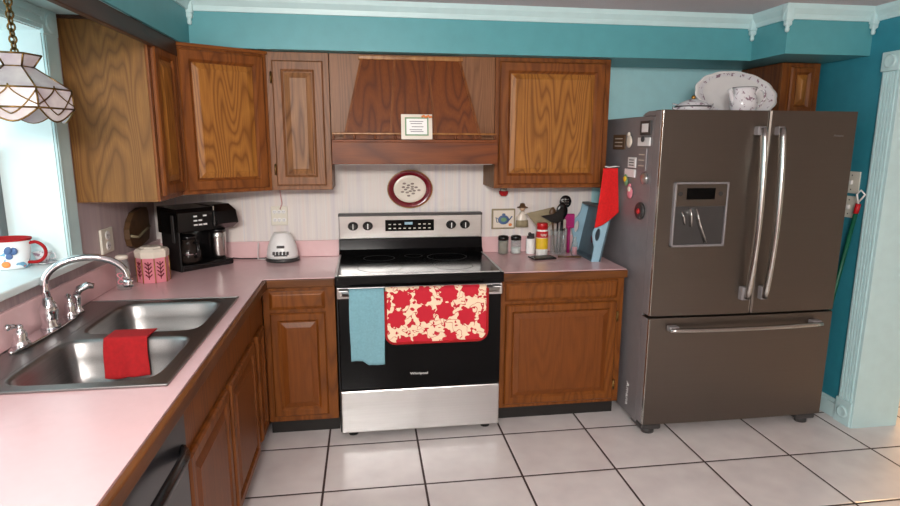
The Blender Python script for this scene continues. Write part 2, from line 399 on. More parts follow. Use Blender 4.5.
# door casing on the right wall and white jamb
cs = MB(); cs.box(XW-.018, -.92, .145, XW, -.815, 2.0, .003)
for k in range(5): cs.box(XW-.024, -.912+k*.019, .15, XW-.017, -.903+k*.019, 1.995)
cs.box(XW-.028, -.922, 2.0, XW, -.810, 2.10, .004); cs.box(XW-.028, -.922, 0, XW, -.810, .15, .004)
for zz in (2.05, .075): cs.lathe([(.036, -.028), (.036, -.034), (.026, -.036), (.020, -.031), (.001, -.038)], (XW, -.866, zz), 20, 1, 1, 'x')
cs.box(XW-.02, -.935, 0, 4.305, -.92, 2.12, .002)
struct(cs.build('door_1', 'mint'), 'fluted mint casing and jamb of the doorway', 'doorway')
b = MB().box(XW-.016, -.81, 0, XW, -.05, .09, .002).box(XW-.010, -.81, .09, XW, -.05, .115, .003)
struct(b.build('baseboard_right', 'mint'), 'mint baseboard under the teal right wall', 'baseboard')

# ================================================================ cabinets (local frame: x width, -y front, z up)
def door(parent, name, x0, z0, x1, z1, yf, fm='oak_frame', pm='oak_panel', bm_='oak_bead', st=.058, hinge=None, th=.019):
    o = MB()
    f = yf-th
    # frame: four mitred bars with a bevelled outer edge
    e = .007
    def ring(x, z, X, Z, y): return [(x, y, z), (X, y, z), (X, y, Z), (x, y, Z)]
    rs = [ring(x0, z0, x1, z1, yf), ring(x0, z0, x1, z1, f+e), ring(x0+e, z0+e, x1-e, z1-e, f), ring(x0+st-.012, z0+st-.012, x1-st+.012, z1-st+.012, f), ring(x0+st, z0+st, x1-st, z1-st, f+.012)]
    V = [[o.bm.verts.new(p) for p in r] for r in rs]
    for a in range(4):
        for i in range(4): o.bm.faces.new((V[a][i], V[a][(i+1) % 4], V[a+1][(i+1) % 4], V[a+1][i]))
    o.bm.faces.new(V[0][::-1]); o.bm.faces.new(V[4])
    d = o.build(name, fm, parent)
    q = MB(); a = .004; c = .030
    rs = [ring(x0+st+a, z0+st+a, x1-st-a, z1-st-a, f+.0115), ring(x0+st+a, z0+st+a, x1-st-a, z1-st-a, f+.009), ring(x0+st+c, z0+st+c, x1-st-c, z1-st-c, f+.001), ring(x0+st+c+.003, z0+st+c+.003, x1-st-c-.003, z1-st-c-.003, f-.001)]
    V = [[q.bm.verts.new(p) for p in r] for r in rs]
    for k in range(3):
        for i in range(4): q.bm.faces.new((V[k][i], V[k][(i+1) % 4], V[k+1][(i+1) % 4], V[k+1][i]))
    q.bm.faces.new(V[0][::-1]); q.bm.faces.new(V[3]); q.build('raised_panel', pm, d)
    if hinge:
        hx = x0-.006 if hinge == 'l' else x1+.006
        for hz in (z0+.09, z1-.09):
            MB().box(hx-.006, f+.004, hz-.026, hx+.006, yf, hz+.026, .003).lathe([(.005, -.03), (.005, .03)], (hx, f+.002, hz), 8, 1).build('hinge', 'brass', d)
    return d
def drawer(parent, x0, z0, x1, z1, yf, fm='oak_base', th=.019):
    o = MB(); f = yf-th; e = .016
    def ring(e_, y): return [(x0+e_, y, z0+e_), (x1-e_, y, z0+e_), (x1-e_, y, z1-e_), (x0+e_, y, z1-e_)]
    V = [[o.bm.verts.new(p) for p in r] for r in (ring(0, yf), ring(0, f+.009), ring(.006, f+.006), ring(e, f), ring(e+.004, f-.001))]
    for k in range(4):
        for i in range(4): o.bm.faces.new((V[k][i], V[k][(i+1) % 4], V[k+1][(i+1) % 4], V[k+1][i]))
    o.bm.faces.new(V[0][::-1]); o.bm.faces.new(V[4])
    return o.build('drawer', fm, parent)
ZB, ZT = 1.358, 2.099
# upper cabinet beside the window (faces +x)
c = thing('wall_cabinet', 'oak wall cabinet beside the window with its broad grained side turned to view', 'cabinet', (0, -.925, 0), PI/2)
MB().box(0.002, -.328, ZB, .338, -.002, ZT).build('body', 'oak_side', c)
MB().box(-.004, -.336, ZB, -.0005, -.002, 2.127).build('side_panel', 'oak_side', c)
MB().box(0.0, -.347, ZB, .338, -.329, ZT, .002).build('face_frame', 'oak_frame', c)
door(c, 'door', .028, ZB+.022, .318, ZT-.05, -.348, hinge=None)
# diagonal corner cabinet
c = thing('wall_cabinet', 'diagonal corner oak wall cabinet above the coffee maker', 'cabinet')
P = [(.003, -.583), (.340, -.583), (.737, -.327), (.737, -.006), (.003, -.006)]
MB().prism(P, ZB, ZT, 'z').build('body', 'oak_frame', c)
dx, dy = .737-.340, -.327+.583; L = math.hypot(dx, dy); ang = math.atan2(dy, dx)
fr = D.objects.new('face_frame', None)
ff = MB().box(0, -.016, ZB, L, 0, ZT, .002).build('face_frame', 'oak_frame', c, loc=(.340, -.583, 0), rz=ang)
door(ff, 'door', .022, ZB+.020, L-.022, ZT-.030, -.017, hinge=None)
ff_frame = ff
# top cap line of the corner cabinet
MB().box(-.005, -.026, ZT-.018, L+.005, 0, ZT-.001, .003).build('top_moulding', 'oak_frame_x', c, loc=(.340, -.583, 0), rz=ang)
# narrow cabinet left of the hood
c = thing('wall_cabinet', 'narrow oak wall cabinet between the corner cabinet and the range hood', 'cabinet', (.740, -.006, 0))
MB().box(0, -.305, ZB, .334, 0, ZT).build('body', 'oak_frame', c)
MB().box(0, -.322, ZB, .334, -.306, ZT, .002).build('face_frame', 'oak_wall', c)
door(c, 'door', .034, ZB+.026, .303, ZT-.045, -.323, 'oak_wall', 'oak_wall_panel', hinge='l')
# cabinet right of the hood
c = thing('wall_cabinet', 'oak wall cabinet with a wide single door between hood and refrigerator', 'cabinet', (2.006, -.006, 0))
MB().box(0, -.305, ZB, .685, 0, ZT).build('body', 'oak_side', c)
MB().box(0, -.322, ZB, .685, -.306, ZT, .002).build('face_frame', 'oak_frame', c)
door(c, 'door', .022, ZB+.024, .650, ZT-.024, -.323, st=.062, hinge=None)
# cabinet over the fridge
c = thing('wall_cabinet', 'small dark oak wall cabinet high in the right corner behind the refrigerator', 'cabinet', (3.735, -.006, 0))
MB().box(0, -.375, 1.80, .250, 0, ZT-.003).build('body', 'oak_hood', c)
MB().box(0, -.395, 1.80, .250, -.376, ZT-.003, .002).build('face_frame', 'oak_frame', c)
door(c, 'door', .05, 1.72+.09, .205, ZT-.03, -.396, st=.04)

# ================================================================ range hood
h = thing('range_hood', 'wooden range hood with tapered chimney and spindle gallery shelf', 'range hood', (0, 0, 0))
b = MB(); x0, x1 = 1.078, 2.003
b.box(x0, -.322, 1.64, x1, -.302, ZT-.001); b.build('back_panel', 'oak_wall', h)
b = MB()
b.hull8([(1.150, -.43, 1.640), (1.905, -.43, 1.640), (1.905, -.323, 1.640), (1.150, -.323, 1.640)], [(1.252, -.345, 2.075), (1.795, -.345, 2.075), (1.795, -.323, 2.075), (1.252, -.323, 2.075)])
b.build('chimney', 'oak_hood', h)
b = MB()                                                          # battens between the chimney boards
def fy(z): return -.43 + (z-1.64)/(2.075-1.64)*.085
for xb, xt in ((1.150, 1.252), (1.401, 1.433), (1.653, 1.614), (1.905, 1.795)):
    b.hull8([(xb-.006, fy(1.642)-.006, 1.642), (xb+.006, fy(1.642)-.006, 1.642), (xb+.006, fy(1.642)+.002, 1.642), (xb-.006, fy(1.642)+.002, 1.642)],
            [(xt-.006, fy(2.07)-.006, 2.07), (xt+.006, fy(2.07)-.006, 2.07), (xt+.006, fy(2.07)+.002, 2.07), (xt-.006, fy(2.07)+.002, 2.07)])
b.build('batten', 'oak_frame', h)
MB().box(1.235, -.357, 2.066, 1.812, -.323, 2.088, .004).build('top_moulding', 'oak_bead', h)
b = MB()
b.box(1.084, -.475, 1.505, 1.994, -.452, 1.625, .003).box(1.084, -.452, 1.505, 1.100, -.03, 1.625).box(1.978, -.452, 1.505, 1.994, -.03, 1.625).box(1.084, -.475, 1.624, 1.994, -.324, 1.638, .003).box(1.1, -.452, 1.53, 1.978, -.03, 1.54)
b.build('shelf_box', 'oak_hood_x', h)
MB().box(1.11, -.448, 1.500, 1.968, -.04, 1.512, .003).build('vent_insert', 'steel', h)
MB().box(1.086, -.445, 1.664, 1.990, -.432, 1.674, .003).build('gallery_rail', 'oak_bead', h)
for k in range(9):
    x = 1.094+k*.111
    MB().lathe([(.006, 1.637), (.004, 1.642), (.008, 1.650), (.004, 1.658), (.006, 1.665)], (x, -.4385, 0), 10, 1.1).build('spindle', 'oak_hood', h)
# card on the hood shelf
cd = thing('decorative_card', 'small square verse card leaning on the hood shelf behind its rail', 'card', (1.543, -.463, 1.639))
rx = Matrix.Rotation(math.radians(-6), 3, 'X')
MB().box(-.085, -.0, .0, .085, .008, .135, .001, rot=rx, piv=(0, 0, 0)).build('board', 'cream', cd)
MB().box(-.056, -.002, .026, .056, .0, .112, rot=rx, piv=(0, 0, 0)).build('white_panel', 'white_plastic', cd)
b = MB()
for k, zz in enumerate((.095, .083, .066, .050, .040)): b.box(-.04+.006*(k % 3), -.003, zz, .036-.007*(k % 2), -.002, zz+.003, rot=rx, piv=(0, 0, 0))
b.build('lettering', 'dark_grey', cd)
b = MB()
for q in ((-.064, .020, .064, .027), (-.064, .111, .064, .118), (-.064, .020, -.057, .118), (.057, .020, .064, .118)): b.box(q[0], -.0026, q[1], q[2], -.0002, q[3], rot=rx, piv=(0, 0, 0))
b.build('leaf_border', 'paint_green', cd)
b = MB()
for k in range(7): b.ball((.03+.008*k, -.002, .122+.004*math.sin(k*2)), .006, 1, .3, 1, 8)
b.build('flower_motif', 'orange', cd)

# ================================================================ base cabinets
YB = -.60
def base(name, label, loc, rz, W, parts, hollow=False):
    c = thing('base_cabinet', label, 'cabinet', loc, rz)
    if hollow: MB().box(0, YB+.018, .10, .018, -.01, .872).box(W-.018, YB+.018, .10, W, -.01, .872).box(.018, YB+.018, .10, W-.018, -.01, .118).box(.018, -.022, .118, W-.018, -.01, .872).build('body', 'oak_base', c)
    else: MB().box(0, YB+.018, .10, W, -.01, .872).build('body', 'oak_base', c)
    MB().box(0, YB, .10, W, YB+.017, .872, .002).build('face_frame', 'oak_base', c)
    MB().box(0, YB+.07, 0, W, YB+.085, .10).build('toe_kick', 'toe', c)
    for p in parts:
        if p[0] == 'd': door(c, 'door', p[1], p[2], p[3], p[4], YB-.001, 'oak_base', 'oak_base_panel', hinge=p[5] if len(p) > 5 else None, st=.05)
        if p[0] == 'w': drawer(c, p[1], p[2], p[3], p[4], YB-.001)
    return c
base('b', 'narrow oak base cabinet with one drawer and door left of the range', (.703, 0, 0), 0, .378, [('w', .035, .745, .325, .845), ('d', .035, .135, .325, .725)])
base('b', 'wide oak base cabinet with drawer and single door between range and refrigerator', (1.993, 0, 0), 0, .732, [('w', .03, .745, .69, .85), ('d', .03, .125, .69, .725, 'r')])
# left run, facing +x (local x = world y from -y end)
def left_base(y0, y1, label, parts, hollow=False): return base('b', label, (.10, y0, 0), PI/2, y1-y0, parts, hollow)
left_base(-.93, -.602, 'slim oak base cabinet in the inside corner, next to the sink cabinet', [('d', .05, .135, .235, .69)])
left_base(-2.03, -.932, 'oak sink base cabinet with two raised panel doors under the sink', [('d', .03, .125, .53, .69), ('d', .57, .125, 1.07, .69)], True)
left_base(-4.2, -2.68, 'oak base cabinet beyond the dishwasher at the near end of the left counter', [('d', .03, .125, .5, .69), ('d', .53, .125, 1.0, .69)])
# dishwasher
dw = thing('dishwasher', 'dark grey dishwasher with curved handle under the near left counter', 'dishwasher', (.10, -2.675, 0), PI/2)
MB().box(0, YB+.01, .10, .64, -.01, .868).build('body', 'black_matte', dw)
MB().box(.004, YB-.025, .115, .636, YB+.009, .862, .006).build('door', 'dish_grey', dw)
b = MB(); pts = []
for k in range(15):
    t = k/14; pts.append((.05+.54*t, YB-.028-.045*math.sin(PI*t)**.6, .760+.045*math.sin(PI*t)))
b.tube(pts, .014, 10, ry=.02); b.build('handle', 'black_plastic', dw)
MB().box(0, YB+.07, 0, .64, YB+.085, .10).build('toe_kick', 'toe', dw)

# ================================================================ countertops
CT0, CT = .874, .915; CI = CT+.0015
SX0, SX1, SY0, SY1 = .06, .635, -1.955, -1.02       # cut for the sink
def slab(xs, ys, keep, z0, z1):
    b = MB(); V = {}
    def v(i, j, k):
        if (i, j, k) not in V: V[i, j, k] = b.bm.verts.new((xs[i], ys[j], (z0, z1)[k]))
        return V[i, j, k]
    for i in range(len(xs)-1):
        for j in range(len(ys)-1):
            if not keep(i, j): continue
            b.bm.faces.new((v(i, j, 1), v(i+1, j, 1), v(i+1, j+1, 1), v(i, j+1, 1)))
            b.bm.faces.new((v(i, j, 0), v(i, j+1, 0), v(i+1, j+1, 0), v(i+1, j, 0)))
            for di, dj, A, B in ((-1, 0, (i, j+1), (i, j)), (1, 0, (i+1, j), (i+1, j+1)), (0, -1, (i, j), (i+1, j)), (0, 1, (i+1, j+1), (i, j+1))):
                a_, b_ = i+di, j+dj
                if not (0 <= a_ < len(xs)-1 and 0 <= b_ < len(ys)-1 and keep(a_, b_)):
                    b.bm.faces.new((v(*A, 0), v(*B, 0), v(*B, 1), v(*A, 1)))
    return b
xs = [.003, SX0, SX1, .715, 1.083]; ys = [-4.2, SY0, SY1, -.615, -.006]
ctop = slab(xs, ys, lambda i, j: not (i == 3 and j < 3) and not (i == 1 and j == 1), CT0, CT).build('countertop', 'pink')
tag(ctop, 'L shaped pink laminate countertop with oak edge around the sink corner', 'countertop')
MB().box(.716, -4.2, CT0-.006, .736, -.616, CT-.003, .005).build('wood_edge', 'oak_edge_y', ctop)
MB().box(.716, -.636, CT0-.006, 1.083, -.616, CT-.003, .005).build('wood_edge', 'oak_edge', ctop)
MB().box(.022, -.022, CT+.001, 1.083, -.005, 1.018, .003).box(.003, -4.2, CT+.001, .022, -.006, 1.045, .003).build('backsplash', 'pink', ctop)
ct2 = MB().box(1.995, -.615, CT0, 2.728, -.006, CT).build('countertop', 'pink')
tag(ct2, 'short pink laminate countertop between range and refrigerator', 'countertop')
MB().box(1.995, -.636, CT0-.006, 2.728, -.616, CT-.003, .005).build('wood_edge', 'oak_edge', ct2)
MB().box(1.995, -.022, CT+.001, 2.728, -.005, 1.018, .003).build('backsplash', 'pink', ct2)

# ================================================================ sink
sk = thing('kitchen_sink', 'double bowl stainless steel sink set in the pink counter', 'sink', (0, 0, CT+.0005))
RX0, RX1, RY0, RY1 = .035, .665, -1.985, -.985
def bowl(b, cx, cy, a, c, cell, depth):
    n = 7.0
    angs = sorted(set([2*PI*k/72 for k in range(72)] + [math.atan2(py-cy, px-cx) % (2*PI) for px in cell[:2] for py in cell[2:]]))
    def se(t, A, C): 
        r = (abs(math.cos(t)/A)**n + abs(math.sin(t)/C)**n)**(-1/n); return cx+r*math.cos(t), cy+r*math.sin(t)
    def ray(t):
        dx, dy = math.cos(t), math.sin(t); s_ = 1e9
        if dx > 1e-9: s_ = min(s_, (cell[1]-cx)/dx)
        if dx < -1e-9: s_ = min(s_, (cell[0]-cx)/dx)
        if dy > 1e-9: s_ = min(s_, (cell[3]-cy)/dy)
        if dy < -1e-9: s_ = min(s_, (cell[2]-cy)/dy)
        return cx+s_*dx, cy+s_*dy
    rings = [[b.bm.verts.new((*ray(t), .006)) for t in angs]]
    for off, z in ((.0, .006), (-.006, .004), (-.012, -.006), (-.02, -.06), (-.03, -depth+.05), (-.045, -depth+.018), (-.075, -depth+.003), (-.12, -depth)):
        rings.append([b.bm.verts.new((*se(t, a+off, c+off), z)) for t in angs])
    N = len(angs)
    for k in range(len(rings)-1):
        for i in range(N):
            f = b.bm.faces.new((rings[k][i], rings[k][(i+1) % N], rings[k+1][(i+1) % N], rings[k+1][i])); f.smooth = k > 0
    b.bm.faces.new(rings[-1])
b = MB()
bowl(b, .403, -1.25, .217, .215, (.165, RX1, -1.49, RY1), .17)
bowl(b, .398, -1.73, .224, .21, (.165, RX1, RY0, -1.49), .17)
bowl_o = b.build('bowls', 'sink_steel', sk, solid=.0)
b = MB().box(RX0, RY0, .0, .165, RY1, .006, .002)
for (a0, a1, a2, a3) in ((RX0, RY0-.0, RX1+.004, RY0+.006), (RX0, RY1-.006, RX1+.004, RY1+.0), (RX1-.004, RY0, RX1+.004, RY1), (RX0-.004, RY0, RX0+.004, RY1)):
    b.box(a0, a1, .0005, a2, a3, .009, .003)
b.build('rim', 'sink_steel', sk)
for cy in (-1.25, -1.73):
    MB().lathe([(.04, -.1695), (.04, -.166), (.03, -.165), (.012, -.168)], (.415, cy, 0), 20).build('drain', 'chrome', sk)
# faucet
fz = CT+.0075; fx = .072
fa = thing('kitchen_faucet', 'chrome gooseneck faucet with two lever handles and side sprayer', 'faucet', (fx, -1.42, fz))
b = MB(); n = 28; pr_ = []
for k in range(n):
    a = 2*PI*k/n; pr_.append((.030*math.cos(a), .245*abs(math.sin(a))**.9*(1 if math.sin(a) > 0 else -1)))
b.prism(pr_, 0, .012, 'z', True); b.build('base_plate', 'chrome', fa)
MB().lathe([(.030, .010), (.032, .02), (.024, .032), (.027, .06), (.029, .085), (.024, .105), (.016, .118), (.014, .13)], (0, .02, 0), 24, 1.1).build('spout_base', 'chrome', fa)
pts = [(0, .02, .10), (-.004, .02, .16)]
for k in range(17):
    t = PI - (PI*1.02)*k/16; pts.append((.122+.126*math.cos(t), .02+.05*(1+math.cos(t))*1.0, .178+.090*math.sin(t)))
pts += [(.249, .122, .158)]
MB().tube(pts, [.014]*3+[.013]*(len(pts)-3), 14).build('spout', 'chrome', fa)
MB().lathe([(.016, .142), (.017, .15), (.017, .165), (.014, .172)], (.249, .122, -.005), 14, 1.1).build('nozzle', 'chrome', fa)
for sg in (-1, 1):
    hy = .02+sg*.165 - (.03 if sg < 0 else .01)
    hd = MB().lathe([(.028, .008), (.026, .02), (.018, .035), (.020, .05), (.016, .062), (.010, .07), (.012, .078), (.006, .086)], (0, hy, 0), 20, 1.1)
    hd.tube([(0, hy, .075), (-.01, hy+sg*.012, .082), (-.018, hy+sg*.028, .084)], [.006, .008, .010], 10).ball((-.019, hy+sg*.030, .084), .012)
    hd.build('handle', 'chrome', fa)
b = MB().lathe([(.022, .006), (.020, .016), (.013, .025), (.012, .05), (.015, .07), (.014, .085)], (0, .235, 0), 18, 1.1)
b.tube([(0, .235, .08), (.012, .24, .105), (.04, .25, .118), (.062, .256, .112)], [.013, .016, .015, .011], 12)
b.build('sprayer', 'chrome', fa)
# red cloth over the divider
def cloth(name, label, cat, mat, fn, nu=24, nv=30, th=.004):
    o = MB().sheet(nu, nv, fn).build(name, mat, solid=th, fix=False); tag(o, label, cat); return o
def rc(u, v):
    x = .318+.148*u+.006*math.sin(5*v+3)*v
    if v < .12: y, z = -1.452-.004*v, .9275+.001*min(1, v/.04)
    elif v < .30: y, z = -1.455-.094*(v-.12)/.18, .9285
    else:
        q = (v-.30)/.70; y, z = -1.549-.034*q-.007*math.sin(u*9+2)*q, .9285-.134*q-.010*(u < .5)*q*math.sin(u*6)
    return Vector((x, y, z))
cloth('dishcloth', 'bright red dishcloth hung over the divider of the sink', 'cloth', 'red_cloth', rc)

# ================================================================ range
RXL, RXR = 1.089, 1.986
rg_ = thing('electric_range', 'freestanding stainless and black glass electric range', 'stove', (RXL, 0, 0))
W = RXR-RXL
MB().box(.004, -.66, .045, W-.004, -.03, .883).build('body', 'black_matte', rg_)
ct = MB().box(0, -.712, .884, W, -.10, .940, .004).build('cooktop', 'black_gloss', rg_)
b = MB()
for (x0, y0, x1, y1) in ((.02, -.698, W-.02, -.690), (0, -.708, .012, -.09), (W-.012, -.708, W, -.09)): b.box(x0, y0, .925, x1, y1, .9435, .002)
b.build('steel_rim', 'steel', ct)
b = MB()
for (x, y, r) in ((.24, -.52, .115), (.65, -.52, .10), (.24, -.25, .085), (.65, -.25, .11), (.45, -.20, .05)):
    b.lathe([(r, .9402), (r, .9408), (r-.003, .9408), (r-.003, .9402)], (x, y, 0), 40, 1.1, cap=False)
b.build('burner_ring', 'black_matte', ct)
b = MB(); b.prism([(-.135, .938), (-.10, .968), (-.085, 1.03), (-.02, 1.03), (-.02, .905), (-.135, .905)], 0, W, 'x'); b.build('backguard_riser', 'black_gloss', rg_)
b = MB(); b.box(0, -.085, 1.03, W, -.03, 1.185, .006); bgd = b.build('control_panel', 'steel', rg_)
MB().box(-.002, -.088, 1.172, W+.002, -.028, 1.188, .004).build('top_trim', 'dark_grey', bgd)
MB().box(.285, -.089, 1.078, .59, -.084, 1.148, .003).build('display', 'black_gloss', bgd)
MB().box(.405, -.0898, 1.118, .455, -.0889, 1.134).build('clock_readout', 'tray_blue', bgd)
b = MB()
for i in range(9):
    for j in range(2):
        if 3 <= i <= 5 and j == 1: continue
        b.box(.305+i*.031, -.0898, 1.092+j*.025, .320+i*.031, -.0888, 1.098+j*.025)
b.build('button_label', 'cream_plastic', bgd)
for x in (.087, .177, .698, .787):
    kn = MB().lathe([(.027, -.085), (.027, -.092), (.022, -.096), (.021, -.112), (.018, -.115)], (x, 0, 1.113), 24, 1.17, 1, 'y').build('knob', 'black_plastic', bgd)
    MB().box(x-.003, -.1165, 1.097, x+.003, -.1145, 1.129, .001).build('pointer', 'white_plastic', kn)
# door
dr = MB().box(.012, -.705, .308, W-.012, -.66, .874, .006).build('oven_door', 'black_gloss', rg_)
MB().box(.008, -.712, .818, W-.008, -.660, .878, .004).build('steel_band', 'steel', dr)
b = MB().tube([(.035, -.758, .858), (W-.035, -.758, .858)], .013, 12, ry=.016)
for x in (.045, W-.045): b.box(x-.024, -.765, .840, x+.024, -.710, .876, .004)
b.build('handle', 'steel', dr)
text('brand_text', 'Whirlpool', .020, (W*.485, -.7056, .386), (PI/2, 0, 0), 'white_plastic', dr)
MB().box(.012, -.700, .055, W-.012, -.62, .298, .006).build('storage_drawer', 'steel', rg_)
for x in (.07, W-.07):
    for y in (-.60, -.12): MB().lathe([(.022, 0), (.022, .03), (.014, .034), (.014, .056)], (x, y, 0), 12).build('foot', 'black_matte', rg_)
# towels on the handle
def towel(name, label, mat, x0, x1, front, back, th, wav, tuck=False, round_=0):
    hy, hz, r = -.758, .858, .0235
    tot = front+back+PI*r
    def fn(u, v):
        s_ = v*tot; x = x0+(x1-x0)*u
        if s_ < back: y, z = hy+r, hz-(back-s_)
        elif s_ < back+PI*r: a = (s_-back)/r; y, z = hy+r*math.cos(a), hz+r*math.sin(a)
        else:
            d = s_-back-PI*r; y, z = hy-r, hz-d
            y -= abs(wav*math.sin(u*7+d*6)*min(1, d*4)); x += .004*math.sin(d*14)*(u-.5)
            if tuck and u > .35: z -= .025*min(1, d/front)*min(1, (u-.35)*6)
            if round_:
                e = max(0, round_-min(u, 1-u)*(x1-x0))/round_
                z += round_*(1-math.sqrt(max(0, 1-e*e)))*(d/front)**6
        return Vector((x, y, z))
    return MB().sheet(36, 48, fn).build(name, mat, solid=th, fix=False)
o = towel('t', '', 'blue_cloth', RXL+.073, RXL+.250, .355, .25, .006, .006, True); o.name = 'hand_towel'; tag(o, 'dusty blue towel folded over the left of the oven handle', 'towel')
o = towel('t', '', 'floral', RXL+.258, RXL+.792, .268, .16, .012, .004, False, .05); o.name = 'dish_mat'; tag(o, 'red and cream floral quilted mat hanging on the oven handle', 'mat')
# its mapping is 2D in x/z: rotate coords for the pattern
nt = M['floral'].node_tree
for nd in nt.nodes:
    if nd.type == 'MAPPING': nd.inputs['Rotation'].default_value = (-PI/2, 0, 0)
b = MB(); hy = -.758-.0225-.005; X0, X1, Z1, Z0 = RXL+.258, RXL+.792, .872, .590; pts = [(X0, hy, Z1)]
pts += [(X0+.05-.05*math.cos(a), hy-.002, Z0+.05-.05*math.sin(a)) for a in [PI/2*k/6 for k in range(7)]]
pts += [(X1-.05+.05*math.sin(a), hy-.002, Z0+.05-.05*math.cos(a)) for a in [PI/2*k/6 for k in range(7)]] + [(X1, hy, Z1)]
b.tube(pts, .0075, 8); b.build('piping', 'red_cloth', o)

# ================================================================ refrigerator
FX0, FX1, FZ = 2.755, 3.862, 1.79; FW = FX1-FX0
fg = thing('refrigerator', 'slate grey french door refrigerator with bottom freezer drawer', 'refrigerator', (FX0, 0, 0))
MB().box(.004, -.775, .05, FW-.004, -.09, 1.765, .006).build('body', 'fridge_side', fg)
for xa, xb in ((.004, .11), (FW-.11, FW-.004)):
    MB().prism([(-.782, 1.766), (-.782, 1.789), (-.70, 1.789), (-.66, 1.780), (-.63, 1.766)], xa, xb, 'x').build('hinge_cover', 'fridge_side', fg)
xm = .584
def fdoor(name, x0, z0, x1, z1):
    b = MB(); n = 10; f = []
    # gently bowed front
    xsn = [x0+(x1-x0)*k/n for k in range(n+1)]
    front = [(x, -.862-.012*math.sin(PI*((x)/(FW)))) for x in xsn]
    r = .008
    front[0] = (x0, front[0][1]+r); front.insert(1, (x0+r, front[1][1]+.001)); front[-1] = (x1, front[-1][1]+r); front.insert(-1, (x1-r, front[-2][1]+.001))
    b.prism([(x0, -.785)]+front+[(x1, -.785)], z0, z1, 'z'); return b.build(name, 'fridge', fg)
ld = fdoor('left_door', 0, .705, xm-.004, FZ); rd = fdoor('right_door', xm+.004, .705, FW, FZ); fz_ = fdoor('freezer_drawer', 0, .075, FW, .692)
for d_, x, z0, z1 in ((ld, .001, .71, FZ-.004), (ld, xm-.006, .71, FZ-.004), (fz_, .001, .08, .688)):
    MB().box(x-.002, -.869, z0, x+.003, -.850, z1, .001).build('edge_trim', 'fridge_trim', d_)
    if x < .01: MB().box(-.003, -.849, z0, -.0005, -.790, z1).build('side_trim', 'fridge_side', d_)
MB().box(.02, -.78, .70-.012, FW-.02, -.70, .712).build('gasket', 'black_matte', fg)
for d_, xb, tw in ((ld, xm-.052, -1), (rd, xm+.052, 1)):
    b = MB(); pts = []
    for k in range(21):
        t = k/20; pts.append((xb+.012*math.sin(PI*t)*tw*-0+.0, -.905-.035*math.sin(PI*t)**.8, .80+.90*t))
    b.tube(pts, .022, 12, ry=.016); b.build('handle', 'fridge_trim', d_)
    for z in (.815, 1.665): MB().box(xb-.018-.012*(tw < 0), -.905, z-.028*(z < 1), xb+.018, -.868, z+.045, .005).build('handle_mount', 'fridge_side', d_)
b = MB(); pts = [(.10+.905*k/20, -.905-.025*math.sin(PI*k/20)**.8, .635) for k in range(21)]
b.tube(pts, .017, 12, ry=.013); b.build('handle', 'fridge_trim', fz_)
for x in (.10, .95): MB().box(x, -.91, .625, x+.055, -.868, .655, .005).build('handle_mount', 'fridge_side', fz_)
# ice and water dispenser
dx0, dx1, dz0, dz1 = .083, .385, 1.085, 1.425
b = MB()
for (a0, a1, a2, a3) in ((dx0, dz0, dx0+.010, dz1), (dx1-.010, dz0, dx1, dz1), (dx0, dz1-.010, dx1, dz1), (dx0, dz0, dx1, dz0+.012)): b.box(a0, -.885, a1, a2, -.862, a3, .003)
dsp = b.build('dispenser_frame', 'fridge_side', ld)
MB().box(dx0+.010, -.882, 1.300, dx1-.010, -.862, dz1-.010, .002).build('control_face', 'fridge', dsp)
MB().box(.150, -.8835, 1.335, .310, -.880, 1.395, .002).build('display', 'black_gloss', dsp)
MB().box(dx0+.012, -.8765, dz0+.012, dx1-.012, -.8715, 1.300).build('cavity', 'dark_grey', dsp)
MB().tube([(.205, -.884, 1.288), (.225, -.888, 1.215), (.275, -.884, 1.105)], [.013, .018, .021], 10, ry=.006).build('water_paddle', 'steel_z', dsp)
MB().tube([(.172, -.884, 1.29), (.176, -.888, 1.25), (.185, -.884, 1.195)], [.017, .018, .014], 10, ry=.006).build('ice_chute', 'steel_z', dsp)
MB().tube([(.128, -.882, 1.272), (.140, -.886, 1.24), (.150, -.882, 1.205)], [.010, .013, .010], 8, ry=.005).build('ice_paddle', 'steel_z', dsp)
for x in (.115, .34): MB().lathe([(.012, -.8835), (.012, -.881)], (x, 0, 1.365), 12, 1.1, 1, 'y').build('button', 'dark_grey', dsp)
for x in (.05, FW-.09):
    MB().box(x-.04, -.84, .028, x+.08, -.70, .062, .01).lathe([(.03, 0), (.03, .03)], (x+.02, -.80, 0), 14).build('foot', 'dark_grey', fg)
    MB().lathe([(.03, 0), (.03, .052)], (x+.02, -.16, 0), 14).build('foot', 'dark_grey', fg)
text('brand_text', 'Amana', .045, (.0030, -.655, .172), Matrix(((0, 0, -1), (0, -1, 0), (-1, 0, 0))).to_euler(), 'white_plastic', fg)
text('door_badge', 'Amana', .018, (FW-.11, -.8685, 1.665), (PI/2, 0, 0), 'fridge_side', rd)

